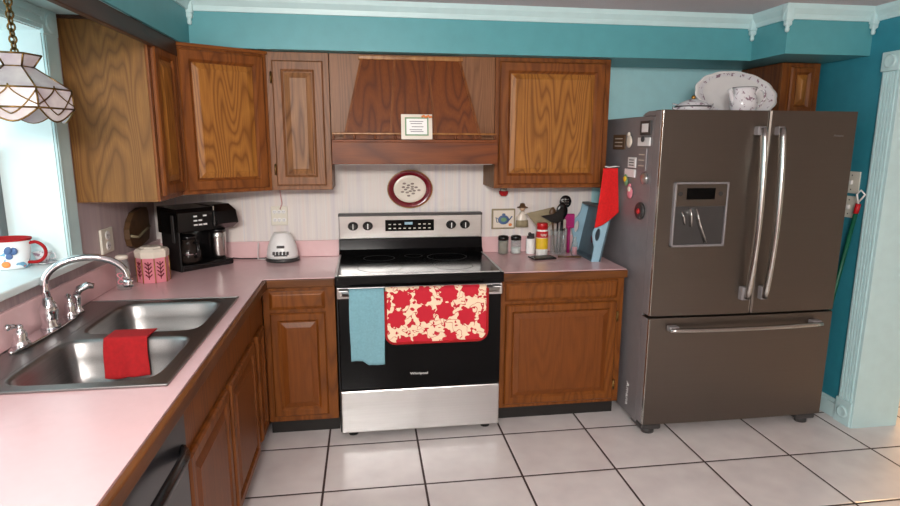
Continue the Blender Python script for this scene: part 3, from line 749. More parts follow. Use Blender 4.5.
# magnets on the fridge side (x face at FX0+.004, outside is -x)
FS = FX0+.0035
def mag(kind, y, z, w_, h_, label, mat, extra=None):
    mg = thing('fridge_magnet', label, 'magnet', (FS, y, z))
    if kind == 'rect': MB().box(-.008, -w_/2, -h_/2, 0, w_/2, h_/2, .002).build('face', mat, mg)
    if kind == 'round': MB().lathe([(w_/2, 0), (w_/2, -.010), (w_/2*.8, -.016), (w_/2*.45, -.014), (.001, -.02)], (0, 0, 0), 20, 1.1, 1, 'x').build('face', mat, mg)
    if kind == 'blob':
        b = MB().ball((-.0098, 0, 0), .03, .3, w_/.06, h_/.06, 12)
        b.ball((-.0098, w_*.15, h_*.55), .014, .6, 1, 1, 10); b.build('face', mat, mg)
    if extra:
        m2, k = extra
        if k == 'inner': MB().box(-.0095, -w_*.3, -h_*.3, -.0081, w_*.3, h_*.3).build('picture', m2, mg)
        if k == 'lines':
            b = MB()
            for i in range(3): b.box(-.0092, -w_*.32, -h_*.3+i*h_*.25, -.0081, w_*.32, -h_*.3+i*h_*.25+.005)
            b.build('print', m2, mg)
        if k == 'dot': MB().ball((-.020, -w_*.1, h_*.3), .016, .5, 1, 1, 10).build('accent', m2, mg)
    return mg
mag('rect', -.685, 1.703, .12, .075, 'dark framed rectangular magnet at the top of the refrigerator side', 'dark_grey', ('white_plastic', 'inner'))
mag('rect', -.36, 1.628, .16, .085, 'brown carved magnet plaque near the wall cabinet edge', 'brown', ('cream', 'lines'))
mag('rect', -.675, 1.630, .14, .045, 'white clip magnet under the dark framed magnet', 'white_plastic', ('dark_grey', 'dot'))
mag('blob', -.505, 1.632, .07, .07, 'pale angel shaped magnet right of the brown plaque', 'cream')
mag('rect', -.665, 1.535, .10, .12, 'grey paper note magnet below the white clip', 'fridge_side', ('cream', 'lines'))
mag('rect', -.545, 1.515, .095, .058, 'small square white magnet with dark print', 'white_plastic', ('dark_grey', 'lines'))
mag('rect', -.525, 1.455, .13, .045, 'white label strip magnet below the small square one', 'white_plastic', None)
mag('round', -.71, 1.435, .062, 0, 'round metal dial magnet at mid height, nearest the door', 'steel')
mag('blob', -.493, 1.405, .045, .05, 'olive green leaf shaped magnet', 'paint_green', ('yellow_plastic', 'dot'))
mag('blob', -.552, 1.345, .06, .07, 'pink figure shaped magnet under the leaf magnet', 'pink_tin', ('cream', 'dot'))
mag('round', -.678, 1.255, .095, 0, 'large dark round magnet with a red top, lowest of the magnets', 'dark_grey', ('red_plastic', 'dot'))

# china on top of the fridge
TZ = 1.767+.001
pt = thing('serving_platter', 'scalloped oval china platter standing upright on the refrigerator', 'platter', (3.385, -.53, TZ))
b = MB(); N = 96; rings = []
tilt = math.radians(14); cz_ = .131
for r, d in ((0.02, .012), (.55, .012), (.72, .006), (.80, .0), (.93, -.010), (1.0, -.014), (1.0, -.006), (.80, .010), (.55, .02), (.02, .02)):
    ring = []
    for k in range(N):
        a = 2*PI*k/N; sc = r*(1+.025*abs(math.sin(7*a))*(r > .7)); X, Z = -.0+.252*sc*math.cos(a), .133*sc*math.sin(a)
        ring.append(b.bm.verts.new((X*math.cos(-.09)-Z*math.sin(-.09), d+(X*math.sin(-.09)+Z)*math.sin(tilt)*.8+.04, cz_+(X*math.sin(-.09)+Z*math.cos(-.09))*math.cos(tilt))))
    rings.append(ring)
for k in range(len(rings)-1):
    for i in range(N):
        f = b.bm.faces.new((rings[k][i], rings[k][(i+1) % N], rings[k+1][(i+1) % N], rings[k+1][i])); f.smooth = True
b.bm.faces.new(rings[0]); b.bm.faces.new(rings[-1][::-1]); b.build('plate', 'porcelain', pt)
b = MB(); rings = []
for r_, d_ in ((.80, -.0015), (.93, -.0125)):
    ring = []
    for k in range(N):
        a = 2*PI*k/N; X, Z = .252*r_*math.cos(a), .133*r_*math.sin(a)
        ring.append(b.bm.verts.new((X*math.cos(-.09)-Z*math.sin(-.09), d_+(X*math.sin(-.09)+Z)*math.sin(tilt)*.8+.04, cz_+(X*math.sin(-.09)+Z*math.cos(-.09))*math.cos(tilt))))
    rings.append(ring)
for i in range(N): b.bm.faces.new((rings[0][i], rings[0][(i+1) % N], rings[1][(i+1) % N], rings[1][i]))
b.build('flower_border', 'china', pt)
pc = thing('china_pitcher', 'small white china pitcher in front of the platter', 'pitcher', (3.30, -.70, TZ))
MB().lathe([(.045, 0), (.050, .01), (.062, .05), (.060, .09), (.048, .12), (.054, .150), (.050, .150), (.044, .12), (.055, .09), (.055, .05), (.04, .012)], (0, 0, 0), 28).build('body', 'china', pc)
pts = [(.055, 0, .04), (.095, 0, .055), (.125, 0, .095), (.115, 0, .135), (.085, 0, .145), (.060, 0, .12)]
MB().tube(pts, .007, 8).build('handle', 'china', pc)
MB().tube([(-.050, 0, .06), (-.070, 0, .09), (-.082, 0, .125), (-.092, 0, .14)], [.018, .014, .010, .009], 10).build('spout', 'china', pc)
MB().lathe([(.055, .149), (.056, .152), (.050, .152)], (0, 0, 0), 28).build('rim_line', 'dark_grey', pc)
gd = thing('covered_dish', 'low covered china dish at the left of the refrigerator top', 'dish', (3.065, -.60, TZ))
MB().lathe([(.05, 0), (.07, .015), (.084, .05), (.081, .058), (.06, .075), (.03, .09), (.012, .095)], (0, 0, 0), 32).build('bowl', 'china', gd)
MB().ball((0, 0, .103), .012).build('knob', 'gold', gd)
b = MB()
for sg in (-1, 1): b.tube([(sg*.09, 0, .035), (sg*.118, 0, .045), (sg*.120, 0, .068), (sg*.094, 0, .062)], .005, 8)
b.build('handle', 'china', gd)
MB().lathe([(.085, .050), (.0862, .055), (.083, .058)], (0, 0, 0), 32, 1.17).build('rim_line', 'dark_grey', gd)

# ================================================================ objects, left counter
# twin coffee maker
A45 = math.atan2(-.097+.325, .484-.271)
cm = thing('coffee_maker', 'black two sided coffee maker with glass carafe and steel travel mug', 'coffee maker', (.285, -.205, CI), math.radians(44))
MB().box(-.155, -.12, 0, .155, .10, .035, .008).build('base', 'black_plastic', cm)
MB().box(-.155, .02, .03, .155, .10, .30, .012).build('water_tank_back', 'black_plastic', cm)
b = MB(); b.prism([(-.12, .22), (-.125, .325), (-.10, .345), (.10, .352), (.10, .205), (-.05, .205)], -.165, .045, 'x'); b.build('brew_head', 'black_plastic', cm)
b = MB(); b.prism([(-.16, .25), (-.14, .32), (-.07, .352), (.10, .352), (.10, .24), (-.10, .215)], .048, .175, 'x'); b.build('pod_head', 'black_plastic', cm)
MB().box(.044, -.123, .235, .049, .08, .35).build('head_seam', 'chrome', cm)
MB().box(-.165, -.12, .0, -.155, .06, .33, .004).build('side_panel', 'black_matte', cm)
MB().box(-.168, -.08, .16, -.164, -.05, .31, .002).build('level_window', 'dark_grey', cm)
b = MB()
for j in range(3):
    for i in range(3):
        if (i+j) % 4 != 3: b.box(-.075+i*.028, -.1265, .250+j*.024, -.055+i*.028, -.1225, .258+j*.024)
b.build('button_text', 'white_plastic', cm)
MB().lathe([(.052, .036), (.068, .05), (.07, .09), (.058, .13), (.04, .155), (.042, .17)], (-.075, -.045, 0), 24, 1).build('carafe', 'smoke', cm)
MB().lathe([(.066, .048), (.068, .085), (.001, .086)], (-.075, -.045, 0), 24, .97, .97).build('coffee', 'black_gloss', cm)
MB().lathe([(.044, .17), (.042, .188), (.02, .195)], (-.075, -.045, 0), 20, 1).build('carafe_lid', 'black_plastic', cm)
MB().lathe([(.070, .088), (.071, .094)], (-.075, -.045, 0), 24, 1.005, 1.005, cap=False).build('carafe_band', 'chrome', cm)
MB().tube([(-.075, -.11, .155), (-.075, -.145, .15), (-.075, -.15, .09), (-.075, -.115, .075)], .010, 8).build('carafe_handle', 'black_plastic', cm)
MB().lathe([(.036, .036), (.042, .06), (.045, .16), (.047, .20), (.040, .204)], (.10, -.055, 0), 24, 1).build('travel_mug', 'steel_z', cm)
MB().lathe([(.048, .192), (.046, .212), (.02, .214)], (.10, -.055, 0), 24, 1).build('mug_lid', 'black_plastic', cm)
tag(MB().tube([(.44, -.03, CT+.006), (.50, -.06, CT+.005), (.56, -.07, CT+.005), (.63, -.06, CT+.005), (.655, -.035, CT+.006)], .0035, 6).build('power_cord', 'black_plastic'), 'black cord on the counter between coffee maker and white appliance', 'cord')
# white blender base
bl = thing('blender_base', 'white dome blender base with row of dark buttons and no jar', 'blender', (.752, -.125, CI))
MB().lathe([(.082, 0), (.086, .006), (.084, .022)], (0, 0, 0), 32, 1.18).build('foot_ring', 'dark_grey', bl)
MB().lathe([(.080, .022), (.078, .045), (.071, .09), (.060, .13), (.048, .155), (.042, .162), (.040, .172)], (0, 0, 0), 32, 1.18).build('housing', 'white_plastic', bl)
for k in range(5):
    MB().box(-.046+k*.020, -.093, .050, -.033+k*.020, -.077, .068, .002).build('button', 'dark_grey', bl)
MB().box(-.038, -.090, .042, .038, -.076, .047).box(-.022, -.082, .088, .022, -.066, .102, .003).build('label_plate', 'dark_grey', bl)
# white cord under outlet
tag(MB().tube([(.60, -.05, CT+.10), (.595, -.06, CT+.03), (.60, -.09, CT+.006), (.66, -.10, CT+.006)], .003, 6).build('power_cord', 'white_plastic'), 'thin white cord beside the blender base', 'cord')
# outlets
def outlet(label, loc, rz, w_, h_, rows, cols, mat='cream_plastic'):
    o = thing('wall_outlet', label, 'outlet', loc, rz)
    MB().box(-w_/2, -.012, -h_/2, w_/2, 0, h_/2, .004).build('cover_plate', mat, o)
    for i in range(cols):
        for j in range(rows):
            x = (i-(cols-1)/2)*w_*.8/cols; z = (j-(rows-1)/2)*h_*.85/rows
            r_ = min(w_/cols, h_/rows)*.36
            sk_ = MB().lathe([(r_, -.012), (r_, -.015), (r_*.9, -.0155)], (x, 0, z), 14, 1.1, 1, 'y').build('socket', 'white_plastic', o)
            MB().box(x-r_*.45, -.0165, z-.004, x-r_*.3, -.0155, z+.006).box(x+r_*.3, -.0165, z-.004, x+r_*.45, -.0155, z+.006).box(x-.002, -.0165, z-.010, x+.002, -.0155, z-.007).build('slot', 'dark_grey', sk_)
    return o
outlet('six socket outlet adapter on the back wall above the blender base', (.728, -.005, 1.175), 0, .10, .118, 2, 3)
tag(MB().tube([(.735, -.022, 1.215), (.748, -.02, 1.25), (.742, -.018, 1.30), (.738, -.016, 1.355)], .003, 6).build('power_cord', 'cord_pink'), 'thin pink cord rising from the outlet to the corner cabinet', 'cord')
outlet('double outlet plate on the left wall beside the window', (.002, -.70, 1.150), PI/2, .13, .12, 2, 1)
def switch(label, loc):
    o = thing('light_switch', label, 'switch', loc, -PI/2)
    MB().box(-.052, -.008, -.062, .052, 0, .062, .003).build('cover_plate', 'cream_plastic', o)
    MB().box(-.008, -.020, -.012, .008, -.007, .012, .002).build('toggle', 'white_plastic', o)
    MB().lathe([(.004, -.010), (.003, -.008)], (0, 0, .04), 8, 1, 1, 'y').lathe([(.004, -.010), (.003, -.008)], (0, 0, -.04), 8, 1, 1, 'y').build('screw', 'dark_grey', o)
switch('cream switch plate on the teal wall, upper of the two', (XW-.001, -.70, 1.405)); switch('cream switch plate on the teal wall, lower of the two', (XW-.001, -.70, 1.265))
# brown wall pocket on the left wall
o = thing('wall_ornament', 'rounded brown wooden ornament on the left wall behind the pink canister', 'ornament', (.004, -.33, 1.06))
pr_ = [(-.15, .06), (-.13, .02), (-.08, .0), (.0, .0), (.12, .02), (.14, .07), (.14, .17), (.12, .20), (.04, .205), (-.06, .19), (-.12, .15), (-.15, .11)]
MB().prism([(p[0], p[1]) for p in pr_], 0, .028, 'x').build('board', 'brown', o)
MB().tube([(.031, -.14, .075), (.033, -.05, .055), (.033, .05, .075), (.031, .13, .09)], .007, 8).build('ridge', 'rope', o)
# pink canister
cn = thing('canister', 'pink and cream octagonal canister with lid near the coffee maker', 'canister', (.165, -.575, CI))
def octp(r, z, n=8, off=PI/8): return [(r*1.1*math.cos(off+2*PI*k/n), r*math.sin(off+2*PI*k/n), z) for k in range(n)]
MB().hull8(octp(.070, 0), octp(.070, .128)).build('body', 'pink_tin', cn)
b = MB()
for k in range(8):
    a = PI/8+2*PI*k/8; b.tube([(.070*1.1*math.cos(a), .070*math.sin(a), .0), (.070*1.1*math.cos(a), .070*math.sin(a), .128)], .0028, 6)
b.build('gold_edge', 'gold', cn)
MB().hull8(octp(.073, .128), octp(.075, .158)).build('lid_band', 'cream', cn)
MB().hull8(octp(.076, .158), octp(.066, .172)).hull8(octp(.052, .172), octp(.044, .182)).build('lid', 'cream', cn)
b = MB()
for k in (5, 6, 7):
    a = 2*PI*k/8; ux, uy = -math.sin(a), math.cos(a); cx, cy = .0655*1.1*math.cos(a), .0655*math.sin(a)
    b.tube([(cx, cy, .02), (cx, cy, .11)], .002, 5)
    for z in (.04, .06, .08, .10):
        for sg in (-1, 1): b.tube([(cx, cy, z-.01), (cx+sg*ux*.016, cy+sg*uy*.016, z+.006)], .0028, 5)
b.build('floral_motif', 'burgundy', cn)
gj = thing('glass_jar', 'small clear glass jar with pink print left of the pink canister', 'jar', (.085, -.745, CI))
MB().lathe([(.028, 0), (.030, .01), (.030, .12), (.024, .135), (.024, .15), (.022, .15), (.022, .135), (.027, .12), (.027, .012)], (0, 0, 0), 20, 1.1).build('body', 'glass', gj)
MB().lathe([(.026, .15), (.026, .165), (.015, .17)], (0, 0, 0), 16, 1.1).build('lid', 'cream', gj)
MB().tube([(.014*math.sin(2*t), -.032, .06+.026*math.cos(t)) for t in [k*2*PI/28 for k in range(29)]], .003, 6).build('printed_curl', 'pink_tin', gj)

# mug and little cup on the sill
mg = thing('coffee_mug', 'white mug with red rim and coloured butterfly print on the window sill', 'mug', (-.155, -1.19, WZ0+.001))
MB().lathe([(.048, 0), (.052, .004), (.060, .06), (.066, .118), (.062, .118), (.056, .06), (.046, .008)], (0, 0, 0), 32, 1.25).build('body', 'mug', mg)
MB().lathe([(.067, .112), (.068, .120), (.061, .120), (.058, .09), (.052, .03)], (0, 0, 0), 32, 1.245, .99, cap=False).build('rim', 'red_cloth', mg)
MB().tube([(.070, 0, .098)]+[(.085+.048*math.cos(a), .006, .062+.042*math.sin(a)) for a in [PI*.42-PI*.92*k/14 for k in range(15)]]+[(.066, 0, .022)], .0065, 10).build('handle', 'red_cloth', mg)
b = MB()
for (x, z, r) in ((.022, .080, .018), (.042, .075, .016), (.028, .055, .013)): b.ball((x, -.062+.010*abs(x)/.04, z), r, 1.2, .25, 1, 10)
b.build('butterfly', 'navy', mg)
MB().ball((.015, -.056, .022), .013, 1.3, .3, 1, 10).build('flower', 'orange', mg)
tc_ = thing('tea_cup', 'tiny china teacup on a saucer in the corner of the window sill', 'cup', (-.07, -1.12, WZ0+.001))
MB().lathe([(.022, 0), (.040, .006), (.042, .009), (.02, .005)], (0, 0, 0), 24).build('saucer', 'china', tc_)
MB().lathe([(.014, .006), (.018, .012), (.026, .035), (.031, .05), (.028, .05), (.022, .03), (.012, .014)], (0, 0, 0), 24).build('body', 'china', tc_)
MB().tube([(.030, 0, .042), (.048, 0, .044), (.050, 0, .025), (.028, 0, .018)], .003, 6).build('handle', 'china', tc_)

# pendant lamp
pdx, pdy = .122, -1.50
pd = thing('pendant_lamp', 'hexagonal capiz shell and brass pendant lamp hanging before the window', 'lamp', (pdx, pdy, 0))
def hexr(r, z, n=6, off=.25): return [Vector((r*math.cos(off+2*PI*k/n), r*math.sin(off+2*PI*k/n), z)) for k in range(n)]
prof = [(.072, 1.905), (.046, 1.866), (.146, 1.795), (.150, 1.732)]
b = MB(); sh = [[b.bm.verts.new(p) for p in hexr(r, z)] for r, z in prof]
for k in range(len(sh)-1):
    for i in range(6): b.bm.faces.new((sh[k][i], sh[k][(i+1) % 6], sh[k+1][(i+1) % 6], sh[k+1][i]))
low = hexr(.150, 1.732)
for i in range(6):                                          # scalloped hem
    A, B = low[i], low[(i+1) % 6]; vs_ = [sh[3][i]]
    for k in range(1, 10):
        t = k/10; p = A.lerp(B, t)*(1-.06*math.sin(PI*t)); p = Vector((p.x, p.y, 1.732-.044*math.sin(PI*t))); vs_.append(b.bm.verts.new(p))
    vs_.append(sh[3][(i+1) % 6]); b.bm.faces.new(vs_)
b.build('shade', 'capiz', pd, solid=.003)
b = MB(); R_ = [hexr(r+.002, z) for r, z in prof]
for k in range(3):
    for i in range(6): b.tube([R_[k][i], R_[k+1][i]], .003, 6)
for k in range(4):
    for i in range(6): b.tube([R_[k][i], R_[k][(i+1) % 6]], .003, 6)
for i in range(6):
    A, B = R_[3][i], R_[3][(i+1) % 6]; C_, D_ = R_[2][i], R_[2][(i+1) % 6]
    b.tube([Vector((*(A.lerp(B, t)*(1-.06*math.sin(PI*t))).xy, 1.732-.044*math.sin(PI*t))) for t in [k/10 for k in range(11)]], .003, 6)
    for sg in (0, 1):                                        # crossing arcs on each lower panel
        pts = []
        for k in range(11):
            t = k/10; u = (.5*math.sin(PI*t/2)) if sg == 0 else 1-.5*math.sin(PI*t/2)
            top = C_.lerp(D_, u); bot = A.lerp(B, u); v_ = 1-t
            pts.append(bot.lerp(top, 1-v_)*1.005)
        b.tube(pts, .0022, 6)
        pts = []
        for k in range(11):
            t = k/10; u = (.5*t) if sg == 0 else 1-.5*t
            bot = A.lerp(B, u); top = C_.lerp(D_, u); pts.append(bot.lerp(top, .75*(1-math.sin(PI*t/2)))*1.005 + Vector((0, 0, -.03*t)))
        b.tube(pts, .0022, 6)
b.build('brass_caming', 'brass', pd)
MB().lathe([(.012, 1.80), (.018, 1.82), (.018, 1.86), (.010, 1.88), (.006, 1.90)], (0, 0, 0), 14, 1).ball((0, 0, 1.775), .03).build('bulb_socket', 'white_plastic', pd)
z = 1.895; k = 0
b = MB()
while z < 2.135:
    ringp = [Vector(((.011*math.cos(a) if k % 2 else 0), (0 if k % 2 else .011*math.cos(a)), z+.013*math.sin(a))) for a in [2*PI*q/12 for q in range(12)]]
    b.tube(ringp, .0036, 6, closed=True); z += .0195; k += 1
b.build('chain', 'brass', pd)
MB().tube([(0, 0, 1.89), (.002, .002, 1.95), (-.003, 0, 2.02), (0, 0, 2.140)], .003, 6).build('cord', 'rope', pd)

# ================================================================ wall pieces
pl_ = thing('wall_plate', 'oval plate with burgundy rim hung on the wall above the range', 'plate', (1.535, -.005, 1.334))
def oval(rs, a=.143, c=.120, cap=True):
    b = MB(); rings = []
    for r, y in rs: rings.append([b.bm.verts.new((a*r*math.cos(2*PI*k/64), y, c*r*math.sin(2*PI*k/64))) for k in range(64)])
    for k in range(len(rings)-1):
        for i in range(64): f = b.bm.faces.new((rings[k][i], rings[k][(i+1) % 64], rings[k+1][(i+1) % 64], rings[k+1][i])); f.smooth = True
    if cap: b.bm.faces.new(rings[-1]); b.bm.faces.new(rings[0])
    return b
oval([(.6, 0), (.98, -.018), (1.0, -.022), (.98, -.024), (.84, -.017), (.70, -.011), (.6, 0)], cap=False).build('rim', 'burgundy', pl_)
oval([(.66, -.006), (.715, -.0125), (.70, -.0135), (.55, -.0105), (.1, -.0105)]).build('centre', 'cream', pl_)
b = MB()
for k in range(16):
    a = k*2.4; r = .012+.0028*k; b.ball((r*1.2*math.cos(a), -.012, r*.8*math.sin(a)), .0085, 1.3, .3, .7, 8)
b.build('flower_motif', plain('grey_brown_flowers', (140, 124, 116), .5, var=.3), pl_)
b = MB(); b.tube([(.140*math.cos(2*PI*k/64), -.0245, .1175*math.sin(2*PI*k/64)) for k in range(64)], .0022, 6, closed=True).build('gold_rim', 'gold', pl_)

tl = thing('wall_tile', 'square tile with a blue teapot picture on the wall above the shakers', 'tile', (2.143, -.005, 1.134))
MB().box(-.078, -.012, -.066, .078, 0, .066, .003).build('tile', 'rope', tl)
MB().box(-.068, -.014, -.056, .068, -.012, .056).build('field', 'cream', tl)
b = MB().ball((0, -.015, -.005), .034, 1.1, .12, .9, 16).ball((.0, -.015, .030), .012, 1, .2, .6, 8)
b.tube([(-.035, -.016, .0), (-.052, -.016, .012), (-.045, -.016, -.02), (-.034, -.016, -.02)], .003, 6).tube([(.034, -.016, -.01), (.05, -.016, .01), (.056, -.016, .018)], .004, 6); b.build('teapot_picture', 'navy', tl)
MB().ball((0, -.0185, -.004), .018, 1.2, .12, .8, 10).build('teapot_spot', 'paint_green', tl)
MB().ball((.045, -.0155, -.038), .012, 1, .2, .8, 8).build('flower_spot', 'orange', tl)
dl = thing('doll_ornament', 'little angel doll in a straw hat hung beside the teapot tile', 'doll', (2.262, -.006, 1.085))
MB().lathe([(.036, 0), (.034, .03), (.022, .075), (.014, .10)], (0, -.03, 0), 16, 1.1, .6).build('dress', 'cream', dl)
MB().lathe([(.040, -.002), (.037, .04), (.034, .042)], (0, -.03, 0), 16, 1.08, .62).build('skirt', 'rope', dl)
MB().ball((0, -.032, .118), .018).build('head', 'skin', dl)
MB().lathe([(.034, .124), (.033, .128), (.018, .132), (.014, .150), (.004, .154)], (0, -.032, 0), 18, 1.1, .8).build('hat', 'brown', dl)
MB().tube([(.01, -.035, .09), (.04, -.04, .085), (.062, -.04, .092)], .006, 8).tube([(-.012, -.035, .09), (-.035, -.04, .07), (-.04, -.04, .055)], .006, 8).build('arm', 'cream', dl)
hg = thing('hanging_ornament', 'tiny red and white basket ornament under the right wall cabinet', 'ornament', (2.125, -.08, 1.29))
MB().lathe([(.014, 0), (.024, .012), (.026, .03), (.022, .032)], (0, 0, 0), 16).build('basket', 'red_cloth', hg)
MB().ball((0, 0, .035), .018, 1.1, 1, .7, 10).build('filling', 'cream', hg)
MB().tube([(-.022, 0, .03), (-.015, 0, .055), (0, 0, .066), (.015, 0, .055), (.022, 0, .03)], .0025, 6).build('handle', 'dark_grey', hg)

# ================================================================ right counter items
def shaker(x, label, fill, fh):
    o = thing('spice_shaker', label, 'shaker', (x, -.085, CI), 0, None)
    MB().lathe([(.027, 0), (.030, .004), (.030, .085), (.027, .095), (.025, .095), (.027, .084), (.027, .006)], (0, 0, 0), 20, 1.15).build('glass_body', 'glass', o)
    MB().lathe([(.026, .004), (.026, fh)], (0, 0, 0), 20, 1.13).build('contents', fill, o)
    MB().lathe([(.030, .090), (.031, .108), (.026, .118), (.008, .122)], (0, 0, 0), 20, 1.15).build('lid', 'black_plastic', o)
shaker(2.128, 'glass shaker filled with pepper, left of the pair', 'spice', .083)
shaker(2.212, 'glass shaker with white salt, right of the pair', 'salt', .040)
o = thing('canister', 'small white cylinder with dark cap between salt shaker and spice bottle', 'container', (2.305, -.10, CI))
MB().lathe([(.024, 0), (.026, .004), (.026, .095), (.022, .10)], (0, 0, 0), 20, 1.15).build('body', 'white_plastic', o)
MB().lathe([(.022, .10), (.020, .116), (.008, .12)], (0, 0, 0), 16, 1.15).ball((-.006, 0, .128), .012).ball((.014, 0, .122), .010).build('cap', 'dark_grey', o)
o = thing('seasoning_bottle', 'seasoning bottle with red cap and yellow label beside the utensils', 'bottle', (2.358, -.172, CI))
MB().lathe([(.030, 0), (.033, .005), (.033, .07), (.033, .105), (.031, .165), (.028, .172)], (0, 0, 0), 24, 1.15).build('body', 'salt', o)
MB().lathe([(.0338, .045), (.0338, .115)], (0, 0, 0), 24, 1.15, cap=False).build('label', 'yellow_plastic', o)
MB().lathe([(.0336, .118), (.0332, .158)], (0, 0, 0), 24, 1.15, cap=False).build('upper_label', 'red_plastic', o)
MB().lathe([(.030, .168), (.030, .205), (.027, .210)], (0, 0, 0), 24, 1.15).build('cap', 'red_plastic', o)
MB().tube([(-.020+.0033*k, -.0335-.0032*math.cos((k-6)*.25), .136+.008*math.sin(k*1.7)) for k in range(13)], .0022, 6).build('label_script', 'cream', o)
# crock of utensils
ux, uy = 2.470, -.16
o = thing('utensil_jar', 'clear glass jar holding the cooking utensils', 'jar', (ux, uy, CI))
MB().lathe([(.042, 0), (.046, .006), (.046, .15), (.049, .16), (.046, .16), (.042, .15), (.042, .010)], (0, 0, 0), 24, 1.15).build('body', 'glass', o)
def utensil(name, label, cat, dx, dy, lean, ly, hl, head, mat, hmat=None, base_z=.016, r=.0065):
    t = thing(name, label, cat, (ux+dx, uy+dy, CI+base_z)); top = Vector((lean, ly, hl))
    MB().tube([(0, 0, 0), top*.5, top], r, 8).build('handle', hmat or mat, t)
    head(t, top); return t
def h_spoon(mat, w_, l_):
    return lambda t, p: MB().ball(p+Vector((0, 0, l_*.7)), .03, w_/.06, .35, l_/.045, 16).build('bowl', mat, t)
def h_blade(pts_, mat):
    return lambda t, p: MB().prism([(p.x+a, p.z+b_) for a, b_ in pts_], p.y-.003, p.y+.003, 'y').build('blade', mat, t)
def h_slots(t, p):
    MB().ball(p+Vector((0, 0, .038)), .034, 1.15, .3, 1.2, 18).build('bowl', 'black_plastic', t)
    b = MB()
    for i in range(3):
        for j in range(3): b.ball(p+Vector((-.014+.014*i, -.0105, .022+.016*j)), .004, 1, .4, 1, 8)
    b.build('holes', 'fridge_trim', t)
utensil('slotted_spoon', 'black round slotted spoon, tallest utensil in the jar', 'spoon', .018, .014, .025, .0, .285, h_slots, 'black_plastic')
utensil('spatula', 'black angled spatula pointing left in the jar', 'spatula', -.012, -.022, -.008, -.010, .20, h_blade([(-.11, .04), (-.03, .05), (.035, .10), (.035, .015), (.0, -.01), (-.04, .0)], 'black_plastic'), 'black_plastic')
utensil('serving_spoon', 'dark red brown flat spoon behind the black spatula', 'spoon', -.022, .0, -.022, .0, .22, h_spoon('brown', .045, .05), 'brown')
utensil('cooking_spoon', 'black solid spoon in the middle of the jar', 'spoon', .010, -.008, .004, -.002, .215, h_spoon('black_plastic', .075, .075), 'black_plastic', r=.0075)
utensil('spatula_shadow', 'grey triangular blade shaped as the cast shadow of the black spatula, behind the spice bottle', 'shadow shape', -.014, .018, -.022, .008, .205, h_blade([(-.17, .045), (.01, .085), (.005, -.01), (-.06, -.09)], 'rope'), 'dark_grey')  # added grey blade with handle, stands in for the black spatula's shadow
utensil('table_knife', 'short steel knife at the front of the jar', 'knife', .022, -.024, .004, -.004, .16, h_blade([(-.008, -.005), (.010, -.005), (.010, .05), (.0, .06), (-.008, .05)], 'chrome'), 'chrome', r=.006)
o = thing('spatula', 'magenta silicone spatula standing right of the utensil jar', 'spatula', (2.562, -.09, CI))
MB().tube([(0, 0, .0), (.0, .0, .17)], .017, 10, ry=.010).build('handle', 'magenta', o)
MB().box(-.032, -.008, .16, .036, .008, .255, .016, 3).build('head', 'magenta', o)
o = thing('glass_bottle', 'small clear bottle between magenta spatula and blue tray', 'bottle', (2.566, -.20, CI))
MB().lathe([(.016, 0), (.018, .005), (.018, .08), (.009, .10), (.009, .12), (.007, .12), (.007, .1), (.015, .08), (.015, .008)], (0, 0, 0), 16, 1.1).build('body', 'glass', o)
MB().lathe([(.014, .006), (.014, .055)], (0, 0, 0), 16, 1.1).build('contents', 'pink_tin', o)
o = thing('spoon_rest', 'black square trivet lying in front of the utensil jar', 'trivet', (2.335, -.262, CI), math.radians(8))
MB().box(-.075, -.05, 0, .075, .05, .010, .003).build('frame', 'black_plastic', o)
MB().box(-.058, -.035, .010, .058, .035, .0115).build('tile', 'dark_grey', o)
o = thing('spoon', 'dark brown wooden spoon lying flat in front of the utensil jar', 'spoon', (2.505, -.275, CI+.008), math.radians(-12))
MB().tube([(-.07, 0, 0), (.03, 0, 0)], .006, 8).build('handle', 'brown', o)
MB().ball((.05, 0, 0), .02, 1.4, 1, .35, 12).build('bowl', 'brown', o)
# blue tray standing on its side
tr = thing('serving_tray', 'light blue wooden tray with cut out handles standing against the refrigerator', 'tray', (0, 0, CT+.001))
def lean(z): return .10*z
# board
b = MB(); b.hull8([(2.645, -.41, 0), (2.654, -.41, 0), (2.654, -.045, 0), (2.645, -.045, 0)], [(2.714, -.41, .34), (2.723, -.41, .34), (2.719, -.045, .325), (2.710, -.045, .325)]); b.build('board', 'tray_grey', tr)
b = MB(); b.hull8([(2.60, -.392, 0), (2.643, -.392, 0), (2.643, -.055, 0), (2.60, -.055, 0)], [(2.604, -.392, .010), (2.645, -.392, .010), (2.645, -.055, .010), (2.604, -.055, .010)]); b.build('long_rail', 'tray_grey', tr)
b = MB(); b.hull8([(2.656, -.392, .318), (2.700, -.392, .318), (2.700, -.055, .318), (2.656, -.055, .318)], [(2.660, -.392, .330), (2.704, -.392, .330), (2.704, -.055, .330), (2.660, -.055, .330)]); b.build('long_rail', 'dark_grey', tr)
def tray_end(y, H):
    out = [(2.598, 0), (2.606, .04), (2.612, .09), (2.604, .12), (2.598, .155), (2.600, .185), (2.612, .210), (2.636, .235), (2.655, .27), (2.664, H)]
    right = [(2.644+.205*H, H), (2.644, 0)]
    b = MB(); hole = [(2.630+.016*math.cos(a)+.12*.038*math.sin(a), .165+.038*math.sin(a)) for a in [2*PI*k/20 for k in range(20)]]
    outer = out+right
    vo = [b.bm.verts.new((p[0], y, p[1])) for p in outer]; vh = [b.bm.verts.new((p[0], y, p[1])) for p in hole]
    es = [b.bm.edges.new((vo[i], vo[(i+1) % len(vo)])) for i in range(len(vo))]+[b.bm.edges.new((vh[i], vh[(i+1) % 20])) for i in range(20)]
    bmesh.ops.triangle_fill(b.bm, use_beauty=True, edges=es)
    return b.build('end_panel', 'tray_blue', tr, solid=.012)
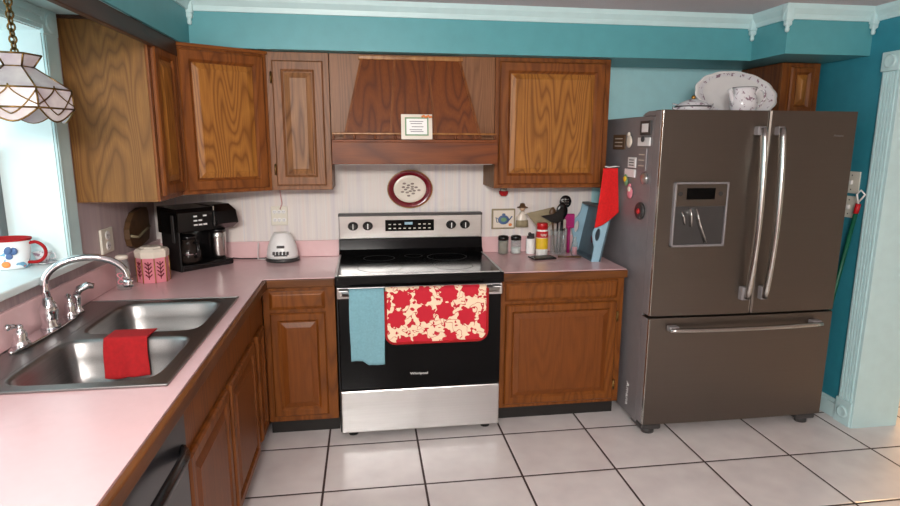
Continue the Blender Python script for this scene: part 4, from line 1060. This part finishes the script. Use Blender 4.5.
tray_end(-.402, .34); tray_end(-.045, .32)
b = MB()
for k in range(9): b.ball((2.645+.205*(.10+.018*k)-.002, -.24+.018*math.sin(k*2.1), .10+.018*k), .013, .3, 1, 1, 8)
b.build('painted_flowers', 'burgundy', tr)
# red towel hung on the fridge side
def rt(u, v):
    h0 = 1.478-.0*u
    xl = 2.632-.040*v**1.2; xr = 2.722+.020*v
    zb = 1.478-(.348-.088*u**1.5)*v
    wv = .5+.5*math.sin(u*4+1)
    return Vector((xl+(xr-xl)*u, -.432-.014*wv*(.3+.7*v), zb))
o = cloth('kitchen_towel', 'bright red towel gathered and hung beside the refrigerator, over the blue tray', 'towel', 'red_towel', rt, 40, 30, .005)
hk = MB().tube([(2.752, -.385, 1.485), (2.72, -.392, 1.486), (2.685, -.394, 1.482), (2.66, -.394, 1.486)], .004, 8).build('hook', 'white_plastic'); tag(hk, 'white magnetic hook on the refrigerator side above the red towel', 'hook')
# broom handle behind the fridge
o = thing('broom', 'green handled broom with red and white grip leaning behind the refrigerator', 'broom', (3.99, -.60, 0))
a_ = Vector((-.03, -.04, .12)); c_ = Vector((.0, -.205, 1.335))
MB().tube([a_, a_.lerp(c_, .92)], .011, 10).build('handle', 'green', o)
MB().tube([a_.lerp(c_, .92), a_.lerp(c_, .965)], .014, 10).build('grip', 'red_plastic', o)
MB().tube([a_.lerp(c_, .965), c_+Vector((-.012, .012, .01)), c_+Vector((-.012, -.012, .035)), c_+Vector((0, -.03, .012)), a_.lerp(c_, .975)], .005, 8).build('hang_loop', 'white_plastic', o)
MB().box(-.055, -.12, .001, .0, .04, .11, .01).build('bristle_head', 'dark_grey', o)

# repeats of a kind share a group
GR = {'fridge_magnet': 'magnets on the refrigerator side', 'spice_shaker': 'pair of spice shakers', 'wall_cabinet': 'oak wall cabinets', 'base_cabinet': 'oak base cabinets',
      'light_switch': 'switch plates on the teal wall', 'countertop': 'pink countertops', 'power_cord': 'cords by the back wall'}
for o in COL.objects:
    k = o.name.split('.')[0]
    if not o.parent and k in ('b', 'base_cabinet'): o.name = 'base_cabinet'
    if not o.parent and k in GR and 'label' in o: o['group'] = GR[k]
